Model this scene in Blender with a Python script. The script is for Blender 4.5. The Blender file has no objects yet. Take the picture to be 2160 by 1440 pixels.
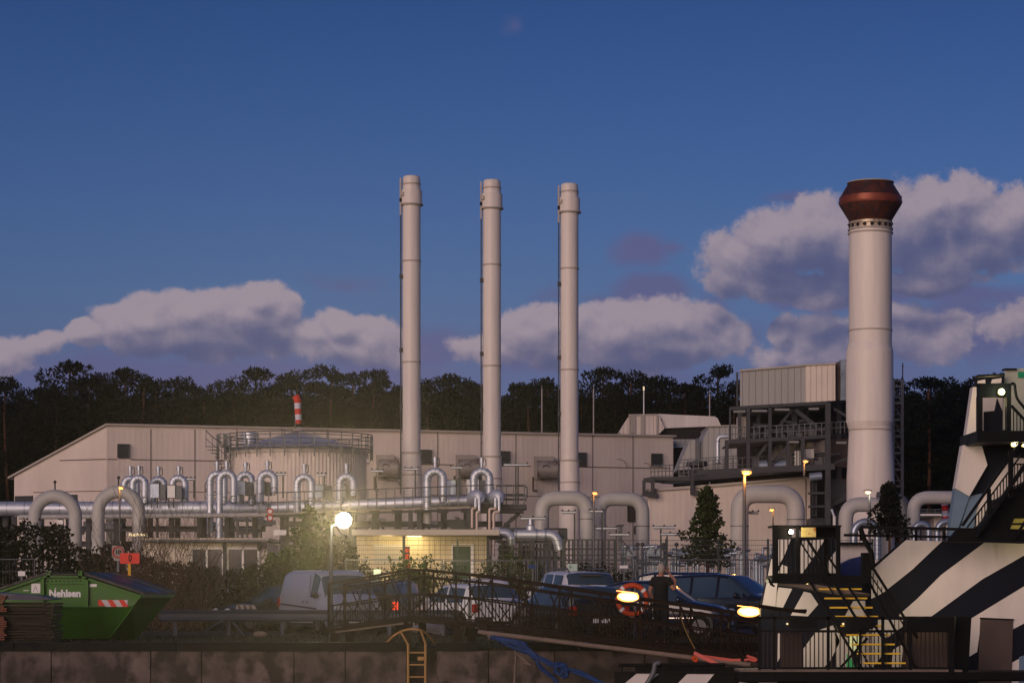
import bpy, math, random
from mathutils import Vector, Matrix
S = bpy.context.scene
COL = S.collection
R = math.radians
# ------------------------------------------------------------ camera, sky, sun, exposure
CAMZ = 1.25
cam_d = bpy.data.cameras.new("camera"); cam = bpy.data.objects.new("camera", cam_d); COL.objects.link(cam)
cam_d.sensor_width = 36.0; cam_d.lens = 36.0 * 5000 / 2160
cam_d.shift_y = 530 / 2160
cam_d.clip_start = 0.5; cam_d.clip_end = 9000
cam.location = (0, 0, CAMZ); cam.rotation_euler = (R(90), 0, 0)
S.camera = cam
S.view_settings.view_transform = 'Standard'; S.view_settings.look = 'None'
S.view_settings.gamma = 1.0; S.view_settings.exposure = 0.0
S.render.engine = 'CYCLES'
S.cycles.use_denoising = True
S.cycles.max_bounces = 6; S.cycles.diffuse_bounces = 2; S.cycles.glossy_bounces = 3
S.cycles.transmission_bounces = 3; S.cycles.volume_bounces = 0
S.cycles.sample_clamp_indirect = 3.0
SUN_DIR = Vector((-0.48, -0.88, math.tan(R(7)))).normalized()
sun_d = bpy.data.lights.new("sun", 'SUN'); sun = bpy.data.objects.new("sun", sun_d); COL.objects.link(sun)
sun_d.energy = 2.2; sun_d.angle = R(42); sun_d.color = (1.0, 0.72, 0.57)
sun.rotation_euler = SUN_DIR.to_track_quat('Z', 'Y').to_euler(); sun.location = (-40, -60, 30)

W = bpy.data.worlds.new("World"); S.world = W; W.use_nodes = True
W.cycles.sampling_method = 'MANUAL'; W.cycles.sample_map_resolution = 256
nt = W.node_tree; N = nt.nodes; Lk = nt.links; N.clear()
def nd(t, **k):
    n = N.new(t)
    for a, b in k.items(): setattr(n, a, b)
    return n
def mth(op, a, b=None, c=None, clamp=False, tree=None):
    T = tree or nt
    n = T.nodes.new('ShaderNodeMath'); n.operation = op; n.use_clamp = clamp
    for i, v in enumerate((a, b, c)):
        if v is None: continue
        if isinstance(v, (int, float)): n.inputs[i].default_value = v
        else: T.links.new(v, n.inputs[i])
    return n.outputs[0]
out = nd('ShaderNodeOutputWorld'); bg = nd('ShaderNodeBackground'); Lk.new(bg.outputs[0], out.inputs[0])
bg.inputs[1].default_value = 0.095
sky = nd('ShaderNodeTexSky', sky_type='NISHITA'); sky.sun_disc = False
sky.sun_elevation = R(5); sky.sun_rotation = math.atan2(SUN_DIR.x, SUN_DIR.y)
sky.altitude = 0; sky.air_density = 1.3; sky.dust_density = 0.3; sky.ozone_density = 4.0
tint = nd('ShaderNodeMixRGB', blend_type='MULTIPLY'); tint.inputs[0].default_value = 1
Lk.new(sky.outputs[0], tint.inputs[1])
# cumulus: a cloud field over directions (azimuth tangent, elevation tangent)
tc = nd('ShaderNodeTexCoord'); sp = nd('ShaderNodeSeparateXYZ'); Lk.new(tc.outputs['Generated'], sp.inputs[0])
ysafe = mth('MAXIMUM', sp.outputs[1], 0.05)
u = mth('DIVIDE', sp.outputs[0], ysafe); v = mth('DIVIDE', sp.outputs[2], ysafe)
tg = nd('ShaderNodeValToRGB'); Lk.new(mth('MULTIPLY', sp.outputs[2], 3.6), tg.inputs[0])
tg.color_ramp.elements[0].color = (.98, .70, 1.62, 1); tg.color_ramp.elements[0].position = .0
tg.color_ramp.elements[1].color = (.40, .46, .92, 1); tg.color_ramp.elements[1].position = .92
el = tg.color_ramp.elements.new(.45); el.color = (.76, .75, 1.46, 1)
Lk.new(tg.outputs[0], tint.inputs[2])
cb = nd('ShaderNodeCombineXYZ'); Lk.new(u, cb.inputs[0]); Lk.new(v, cb.inputs[1])
def PXV(px, py): return ((px - 1080) / 5000, (1250 - py) / 5000)
def cloud_group(name, blobs, noise_amp, nscale, detail=9, rough=0.56):
    g = bpy.data.node_groups.new(name, 'ShaderNodeTree')
    g.interface.new_socket('P', in_out='INPUT', socket_type='NodeSocketVector')
    g.interface.new_socket('D', in_out='OUTPUT', socket_type='NodeSocketFloat')
    gi = g.nodes.new('NodeGroupInput'); go = g.nodes.new('NodeGroupOutput')
    # warp
    wn = g.nodes.new('ShaderNodeTexNoise'); wn.inputs['Scale'].default_value = nscale * .55; wn.inputs['Detail'].default_value = 6
    g.links.new(gi.outputs[0], wn.inputs['Vector'])
    wv = g.nodes.new('ShaderNodeVectorMath'); wv.operation = 'MULTIPLY_ADD'
    g.links.new(wn.outputs['Color'], wv.inputs[0]); wv.inputs[1].default_value = (.040, .026, 0)
    sub = g.nodes.new('ShaderNodeVectorMath'); sub.operation = 'SUBTRACT'; sub.inputs[1].default_value = (.020, .013, 0)
    g.links.new(gi.outputs[0], sub.inputs[0]); g.links.new(sub.outputs[0], wv.inputs[2])
    acc = None
    for (px, py, rx, ry, amp) in blobs:
        cx, cy = PXV(px, py)
        a = g.nodes.new('ShaderNodeVectorMath'); a.operation = 'SUBTRACT'; a.inputs[1].default_value = (cx, cy, 0)
        g.links.new(wv.outputs[0], a.inputs[0])
        b = g.nodes.new('ShaderNodeVectorMath'); b.operation = 'MULTIPLY'; b.inputs[1].default_value = (5000 / rx, 5000 / ry, 0)
        g.links.new(a.outputs[0], b.inputs[0])
        l = g.nodes.new('ShaderNodeVectorMath'); l.operation = 'LENGTH'; g.links.new(b.outputs[0], l.inputs[0])
        d = mth('MULTIPLY_ADD', l.outputs['Value'], -amp, amp, tree=g)
        if acc is None: acc = d
        else:
            m = g.nodes.new('ShaderNodeMath'); m.operation = 'SMOOTH_MAX'; m.inputs[2].default_value = .18
            g.links.new(acc, m.inputs[0]); g.links.new(d, m.inputs[1]); acc = m.outputs[0]
    nn = g.nodes.new('ShaderNodeTexNoise'); nn.inputs['Scale'].default_value = nscale
    nn.inputs['Detail'].default_value = detail; nn.inputs['Roughness'].default_value = rough
    g.links.new(gi.outputs[0], nn.inputs['Vector'])
    o = mth('MULTIPLY_ADD', nn.outputs['Fac'], noise_amp, -noise_amp * .5, tree=g)
    res = mth('ADD', acc, o, tree=g); g.links.new(res, go.inputs[0])
    return g
bright = [(20,745,110,48,.9),(105,728,60,36,.8),(198,715,52,34,1.3),(290,700,85,60,1.0),(350,690,90,72,1.1),(430,675,90,70,1.1),(500,660,85,62,1.2),
 (548,630,80,50,1.3),(590,655,52,60,1.0),(420,730,230,46,.9),(580,712,42,26,.9),(640,715,60,44,.8),(705,698,70,44,1.1),(770,715,70,50,.9),(690,745,170,40,.7),
 (1050,725,110,42,.7),(1110,700,90,48,.9),(1190,685,110,52,1.1),(1290,695,120,68,1.1),(1400,680,90,64,1.1),(1465,672,80,58,1.1),(1525,700,62,60,1.0),(1330,745,230,46,.8),
 (1520,580,70,60,1.0),(1560,540,85,85,1.1),(1640,500,100,80,1.2),(1720,480,100,75,1.2),(1800,500,100,95,1.1),(1640,590,180,38,1.0),
 (1890,480,90,110,1.1),(1960,440,85,80,1.2),(2030,435,75,75,1.2),(2100,500,100,75,1.1),(2160,470,70,70,1.0),(2040,545,190,75,1.0),(1850,605,330,30,1.0),
 (1668,690,52,48,1.1),(1730,705,80,56,.9),(1810,715,90,50,.8),(1900,690,60,58,1.0),(1990,700,70,50,.6),(2110,690,90,60,.6),(1750,750,200,40,.6)]
faint = [(1350,612,100,48,1.1),(1270,625,80,26,.8),(1340,522,95,40,1.0),(1410,518,46,22,.7),(1300,540,50,24,.6),(1665,405,75,26,.8),(1085,50,50,30,.55),(1185,620,60,36,.4),
 (1080,750,260,70,.8),(930,740,150,60,.9),(420,800,560,60,.9),(120,795,320,60,.9),(760,790,340,60,.8),(2030,700,280,110,.8),(1820,770,300,60,.7),(1400,800,420,40,.4),(2000,630,340,34,.9),(1700,632,240,26,.9),(1480,640,70,40,.5),(1570,720,60,80,.5),
 (700,600,160,24,.3)]
gB = cloud_group("cumulus", bright, 2.1, 27, 11, .66)
gF = cloud_group("veil", faint, 2.0, 24, 8, .6)
def use(g, off=None):
    n = nd('ShaderNodeGroup'); n.node_tree = g
    if off:
        a = nd('ShaderNodeVectorMath', operation='ADD'); a.inputs[1].default_value = off; Lk.new(cb.outputs[0], a.inputs[0]); Lk.new(a.outputs[0], n.inputs[0])
    else: Lk.new(cb.outputs[0], n.inputs[0])
    return n.outputs[0]
d0 = use(gB); d1 = use(gB, (-.0018, .0042, 0)); f0 = use(gF)
def sstep(x, a, b):
    m = nd('ShaderNodeMapRange'); m.interpolation_type = 'SMOOTHSTEP'
    m.inputs[1].default_value = a; m.inputs[2].default_value = b; Lk.new(x, m.inputs[0]); return m.outputs[0]
front = sstep(sp.outputs[1], 0.3, 0.6)
aB = mth('MULTIPLY', sstep(d0, -.07, .22), front); aF = mth('MULTIPLY', sstep(f0, -.05, .75), front)
lit = mth('MULTIPLY_ADD', mth('SUBTRACT', d0, d1), 1.25, .60, clamp=True)
# base of each cloud bank is in its own shade: thick density high above -> darker
d2 = use(gB, (0, .0165, 0)); lit2 = mth('MULTIPLY', lit, sstep(d2, 1.15, -.25))
lit3 = mth('ADD', mth('MULTIPLY', lit2, .75), mth('MULTIPLY', sstep(d2, .9, -.2), .25), clamp=True)
ramp = nd('ShaderNodeMixRGB'); Lk.new(lit3, ramp.inputs[0])
ramp.inputs[1].default_value = (.95, 1.02, 2.05, 1); ramp.inputs[2].default_value = (3.6, 2.95, 3.45, 1)
mixH = nd('ShaderNodeMixRGB'); Lk.new(mth('MULTIPLY', sstep(v, .14, .04), mth('MULTIPLY', front, .8)), mixH.inputs[0]); Lk.new(tint.outputs[0], mixH.inputs[1]); mixH.inputs[2].default_value = (.95, 1.12, 3.1, 1)
mixF = nd('ShaderNodeMixRGB'); Lk.new(mth('MULTIPLY', aF, .85), mixF.inputs[0]); Lk.new(mixH.outputs[0], mixF.inputs[1]); mixF.inputs[2].default_value = (1.15, 1.15, 2.45, 1)
mixB = nd('ShaderNodeMixRGB'); Lk.new(mth('MULTIPLY', aB, .93), mixB.inputs[0]); Lk.new(mixF.outputs[0], mixB.inputs[1]); Lk.new(ramp.outputs[0], mixB.inputs[2])
Lk.new(mixB.outputs[0], bg.inputs[0])

# ------------------------------------------------------------ helpers
def X(px, D): return (px - 1080) * D / 5000
def Z(py, D): return 0.0 if (py > 1199.5 and D > 80.5) else CAMZ + (1250 - py) * D / 5000
def P(px, py, D): return Vector((X(px, D), D, Z(py, D)))
EACH = {'frame_beams','machinery','rivet','flange_ring','foot','canopy_post','drain_pipe','brown_screen','upper_post','legs','pole','pier','hook','deck_support','tube_light','joint','flanges','drums','white_duct','stub','drop_pipe','rim_rivet','panel_joint','seam','roof_brackets','post','window_lettering','strut','support_frame','bulwark_stripe','fixing','brace_bar'}
class MB:
    def __init__(s): s.v = []; s.f = []; s.m = []; s.s = []
    def add(s, vs, fs, m=0, sm=False):
        b = len(s.v); s.v += [tuple(q) for q in vs]
        for f in fs: s.f.append([b + i for i in f]); s.m.append(m); s.s.append(sm)
        return s
    def box(s, x0, x1, y0, y1, z0, z1, m=0):
        vs = [(x, y, z) for x in (x0, x1) for y in (y0, y1) for z in (z0, z1)]
        return s.add(vs, [(0,1,3,2),(4,6,7,5),(0,4,5,1),(2,3,7,6),(0,2,6,4),(1,5,7,3)], m)
    def beam(s, p0, p1, w, h=None, m=0):
        h = h or w; p0 = Vector(p0); p1 = Vector(p1); d = (p1 - p0).normalized()
        up = Vector((0,0,1)) if abs(d.z) < .9 else Vector((0,1,0))
        a = d.cross(up).normalized() * (w/2); b = a.normalized().cross(d).normalized() * (h/2)
        vs = [p + i*a + j*b for p in (p0, p1) for i, j in ((-1,-1),(1,-1),(1,1),(-1,1))]
        return s.add(vs, [(3,2,1,0),(4,5,6,7),(0,1,5,4),(1,2,6,5),(2,3,7,6),(3,0,4,7)], m)
    def tube(s, pts, r, n=8, m=0, caps=True, closed=False):
        pts = [Vector(p) for p in pts]; k = len(pts)
        rs = r if isinstance(r, (list, tuple)) else [r] * k
        nrm = None; rings = []
        for i, p in enumerate(pts):
            if closed: t = pts[(i+1) % k] - pts[i-1]
            else: t = pts[min(i+1, k-1)] - pts[max(i-1, 0)]
            t.normalize()
            if nrm is None: nrm = t.orthogonal().normalized()
            else:
                nrm = nrm - t * nrm.dot(t)
                if nrm.length < 1e-5: nrm = t.orthogonal()
                nrm.normalize()
            bn = t.cross(nrm)
            rings.append([p + (nrm*math.cos(a) + bn*math.sin(a))*rs[i] for a in (2*math.pi*j/n for j in range(n))])
        vs = [q for ring in rings for q in ring]; fs = []
        for i in range(k if closed else k-1):
            a = i*n; b = ((i+1) % k)*n
            for j in range(n): fs.append((a+j, a+(j+1) % n, b+(j+1) % n, b+j))
        s.add(vs, fs, m, n > 5)
        if caps and not closed:
            s.add(rings[0], [tuple(range(n-1, -1, -1))], m); s.add(rings[-1], [tuple(range(n))], m)
        return s
    def lathe(s, cx, cy, prof, n=24, m=0, sm=True, cap=True):
        # each profile segment has its own verts so that edges stay crisp
        for (r0, z0), (r1, z1) in zip(prof[:-1], prof[1:]):
            vs = [(cx+r*math.cos(2*math.pi*j/n), cy+r*math.sin(2*math.pi*j/n), z) for r, z in ((r0, z0), (r1, z1)) for j in range(n)]
            s.add(vs, [(j, (j+1) % n, n+(j+1) % n, n+j) for j in range(n)], m, sm)
        if cap:
            for (r, z), rev in ((prof[0], True), (prof[-1], False)):
                if r > 1e-4:
                    ring = [(cx+r*math.cos(2*math.pi*j/n), cy+r*math.sin(2*math.pi*j/n), z) for j in range(n)]
                    s.add(ring, [tuple(range(n-1, -1, -1)) if rev else tuple(range(n))], m)
        return s
    def prism(s, front, back, m=0, mside=None):
        n = len(front); ms = m if mside is None else mside
        s.add(front, [tuple(range(n))], m); s.add(back, [tuple(range(n-1, -1, -1))], ms)
        for i in range(n):
            j = (i+1) % n; s.add([front[i], front[j], back[j], back[i]], [(0,1,2,3)], ms)
        return s
    def pxp(s, pts, D, th, m=0, mside=None, sx=0):
        """outline given by image coordinates at distance D, thickness th away from the camera"""
        fr = [P(a, b, D) for a, b in pts]
        return s.prism(fr, [q + Vector((sx, th, 0)) for q in fr], m, mside)
    def pxbox(s, x0, x1, y0, y1, D, th, m=0): return s.pxp([(x0,y1),(x1,y1),(x1,y0),(x0,y0)], D, th, m)
    def sph(s, c, r, n=12, m=0, sx=1, sy=1, sz=1):
        k = n//2; vs = []; fs = []
        for i in range(k+1):
            th = math.pi*i/k
            for j in range(n):
                a = 2*math.pi*j/n; vs.append((c[0]+r*sx*math.sin(th)*math.cos(a), c[1]+r*sy*math.sin(th)*math.sin(a), c[2]+r*sz*math.cos(th)))
        for i in range(k):
            for j in range(n): fs.append((i*n+j, (i+1)*n+j, (i+1)*n+(j+1) % n, i*n+(j+1) % n))
        return s.add(vs, fs, m, True)
    def pieces(s):
        par = list(range(len(s.f))); 
        def find(i):
            while par[i] != i: par[i] = par[par[i]]; i = par[i]
            return i
        seen = {}
        for i, f in enumerate(s.f):
            for vi in f:
                k = tuple(round(q, 4) for q in s.v[vi])
                if k in seen: par[find(i)] = find(seen[k])
                else: seen[k] = i
        groups = {}
        for i in range(len(s.f)): groups.setdefault(find(i), []).append(i)
        comps = []
        for g in groups.values():
            pts = [s.v[j] for i in g for j in s.f[i]]; bb = [(min(p[k] for p in pts), max(p[k] for p in pts)) for k in range(3)]; comps.append([g, bb])
        merged = True
        while merged:
            merged = False
            for i in range(len(comps)):
                for j in range(i+1, len(comps)):
                    if all(comps[i][1][k][0] <= comps[j][1][k][1]+.01 and comps[j][1][k][0] <= comps[i][1][k][1]+.01 for k in range(3)):
                        comps[i][0] += comps[j][0]; comps[i][1] = [(min(x[0],y[0]), max(x[1],y[1])) for x, y in zip(comps[i][1], comps[j][1])]; comps.pop(j); merged = True; break
                if merged: break
        out = []
        for g, _ in comps:
            m = MB(); mp = {}
            for i in g:
                for j in s.f[i]:
                    if j not in mp: mp[j] = len(m.v); m.v.append(s.v[j])
                m.f.append([mp[j] for j in s.f[i]]); m.m.append(s.m[i]); m.s.append(s.s[i])
            out.append(m)
        return out
    def build(s, name, mats, parent=None, loc=None, **tg):
        if parent is not None and name in EACH:
            ps = s.pieces()
            if len(ps) > 1: return [q._build(name, mats, parent, loc, **tg) for q in ps][0]
        return s._build(name, mats, parent, loc, **tg)
    def _build(s, name, mats, parent=None, loc=None, **tg):
        if not isinstance(mats, (list, tuple)): mats = [mats]
        if parent is not None: base = Vector(parent['_b'])
        elif loc is not None: base = Vector(loc)
        else:
            xs, ys, zs = zip(*s.v); base = Vector(((min(xs)+max(xs))/2, (min(ys)+max(ys))/2, min(zs)))
        me = bpy.data.meshes.new(name); bx, by, bz = base
        me.from_pydata([(a-bx, b-by, c-bz) for a, b, c in s.v], [], s.f)
        for q in mats: me.materials.append(q)
        me.polygons.foreach_set('material_index', s.m); me.polygons.foreach_set('use_smooth', s.s); me.update()
        o = bpy.data.objects.new(name, me); COL.objects.link(o)
        if parent is not None: o.parent = parent
        else: o.location = base
        o['_b'] = tuple(base)
        if tg: tag(o, **tg)
        return o
def tag(o, label=None, cat=None, group=None, kind=None):
    if label: o['label'] = label
    if cat: o['category'] = cat
    if group: o['group'] = group
    if kind: o['kind'] = kind
    return o
def thing(name, label, cat, loc, group=None):
    o = bpy.data.objects.new(name, None); COL.objects.link(o); o.location = loc; o['_b'] = tuple(loc); o.empty_display_size = .3
    return tag(o, label, cat, group)
def mark_last(t): t.children[-1]['kind'] = 'stuff'
def kids(o): return [c for c in ALLOBJ() if c.parent == o]
def ALLOBJ(): return list(bpy.data.objects)
def copy_tree(o, loc=None, label=None, rz=None, sc=None, group=None, parent=None, ch=None):
    c = o.copy(); COL.objects.link(c)
    if parent is not None: c.parent = parent
    if loc is not None: c.location = loc
    if rz is not None: c.rotation_euler = (0, 0, rz)
    if sc is not None: c.scale = sc if isinstance(sc, (tuple, list)) else (sc,)*3
    if label: c['label'] = label
    if group: c['group'] = group
    for k in o.children: copy_tree(k, parent=c)
    return c
def fillet(pts, rad, k=5):
    pts = [Vector(p) for p in pts]; o = [pts[0]]
    for a, b, c in zip(pts[:-2], pts[1:-1], pts[2:]):
        d0 = (a-b).normalized(); d1 = (c-b).normalized(); r = min(rad, (a-b).length*.49, (c-b).length*.49)
        p0 = b + d0*r; p1 = b + d1*r
        for i in range(k+1):
            t = i/k; o.append(p0*(1-t)**2 + b*2*t*(1-t) + p1*t*t)
    o.append(pts[-1]); return o
def arc(c, r, a0, a1, n, axis='xz'):
    return [Vector((c[0]+r*math.cos(a0+(a1-a0)*i/n), c[1], c[2]+r*math.sin(a0+(a1-a0)*i/n))) for i in range(n+1)]
# ------------------------------------------------------------ materials
def MAT(name, rgb, rough=.6, metal=0, var=.18, scale=1.2, bump=0, bscale=30, emit=None, est=0, streak=0, spec=.32, coat=0, second=None, thr=(.5,.62), ribs=0, trans=0, ribd=.035):
    m = bpy.data.materials.new(name); m.use_nodes = True; t = m.node_tree; b = t.nodes['Principled BSDF']
    b.inputs['Roughness'].default_value = rough; b.inputs['Metallic'].default_value = metal
    b.inputs['Specular IOR Level'].default_value = spec
    if coat: b.inputs['Coat Weight'].default_value = coat; b.inputs['Coat Roughness'].default_value = .08
    if emit: b.inputs['Emission Color'].default_value = (*emit, 1); b.inputs['Emission Strength'].default_value = est
    c = (*rgb, 1); b.inputs['Base Color'].default_value = c
    if trans: b.inputs['Transmission Weight'].default_value = trans
    tcn = t.nodes.new('ShaderNodeTexCoord')
    if var:
        n1 = t.nodes.new('ShaderNodeTexNoise'); n1.inputs['Scale'].default_value = scale; n1.inputs['Detail'].default_value = 7
        n1.inputs['Roughness'].default_value = .62
        mp = t.nodes.new('ShaderNodeMapping'); t.links.new(tcn.outputs['Object'], mp.inputs[0]); t.links.new(mp.outputs[0], n1.inputs['Vector'])
        if streak: mp.inputs['Scale'].default_value = (1, 1, streak)
        mr = t.nodes.new('ShaderNodeMapRange'); mr.inputs[1].default_value = .3; mr.inputs[2].default_value = .7
        mr.inputs[3].default_value = 1-var; mr.inputs[4].default_value = 1+var*.6; t.links.new(n1.outputs['Fac'], mr.inputs[0])
        mx = t.nodes.new('ShaderNodeVectorMath'); mx.operation = 'SCALE'; mx.inputs[0].default_value = rgb
        t.links.new(mr.outputs[0], mx.inputs['Scale']); src = mx.outputs[0]
        if second:
            n2 = t.nodes.new('ShaderNodeTexNoise'); n2.inputs['Scale'].default_value = scale*2.3; n2.inputs['Detail'].default_value = 8
            t.links.new(mp.outputs[0], n2.inputs['Vector'])
            r2 = t.nodes.new('ShaderNodeMapRange'); r2.inputs[1].default_value, r2.inputs[2].default_value = thr; t.links.new(n2.outputs['Fac'], r2.inputs[0])
            m2 = t.nodes.new('ShaderNodeMixRGB'); t.links.new(r2.outputs[0], m2.inputs[0]); t.links.new(src, m2.inputs[1]); m2.inputs[2].default_value = (*second, 1); src = m2.outputs[0]
        t.links.new(src, b.inputs['Base Color'])
        rr = t.nodes.new('ShaderNodeMapRange'); rr.inputs[1].default_value = .3; rr.inputs[2].default_value = .7
        rr.inputs[3].default_value = max(.02, rough-.1); rr.inputs[4].default_value = min(1, rough+.12); t.links.new(n1.outputs['Fac'], rr.inputs[0]); t.links.new(rr.outputs[0], b.inputs['Roughness'])
    hsrc = None
    if ribs:   # vertical trapezoidal ribs every `ribs` metres along the object's x
        w = t.nodes.new('ShaderNodeSeparateXYZ'); t.links.new(tcn.outputs['Object'], w.inputs[0])
        a = mth('MULTIPLY', w.outputs[0], 2*math.pi/ribs, tree=t); a = mth('SINE', a, tree=t); a = mth('MULTIPLY_ADD', a, 2.2, .5, clamp=True, tree=t)
        bp = t.nodes.new('ShaderNodeBump'); bp.inputs['Strength'].default_value = .8; bp.inputs['Distance'].default_value = ribd
        t.links.new(a, bp.inputs['Height']); t.links.new(bp.outputs[0], b.inputs['Normal']); hsrc = bp
    if bump:
        nb = t.nodes.new('ShaderNodeTexNoise'); nb.inputs['Scale'].default_value = bscale; nb.inputs['Detail'].default_value = 5
        t.links.new(tcn.outputs['Object'], nb.inputs['Vector'])
        bp = t.nodes.new('ShaderNodeBump'); bp.inputs['Strength'].default_value = bump; bp.inputs['Distance'].default_value = .05
        t.links.new(nb.outputs['Fac'], bp.inputs['Height'])
        if hsrc: t.links.new(hsrc.outputs[0], bp.inputs['Normal'])
        t.links.new(bp.outputs[0], b.inputs['Normal'])
    return m
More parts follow.
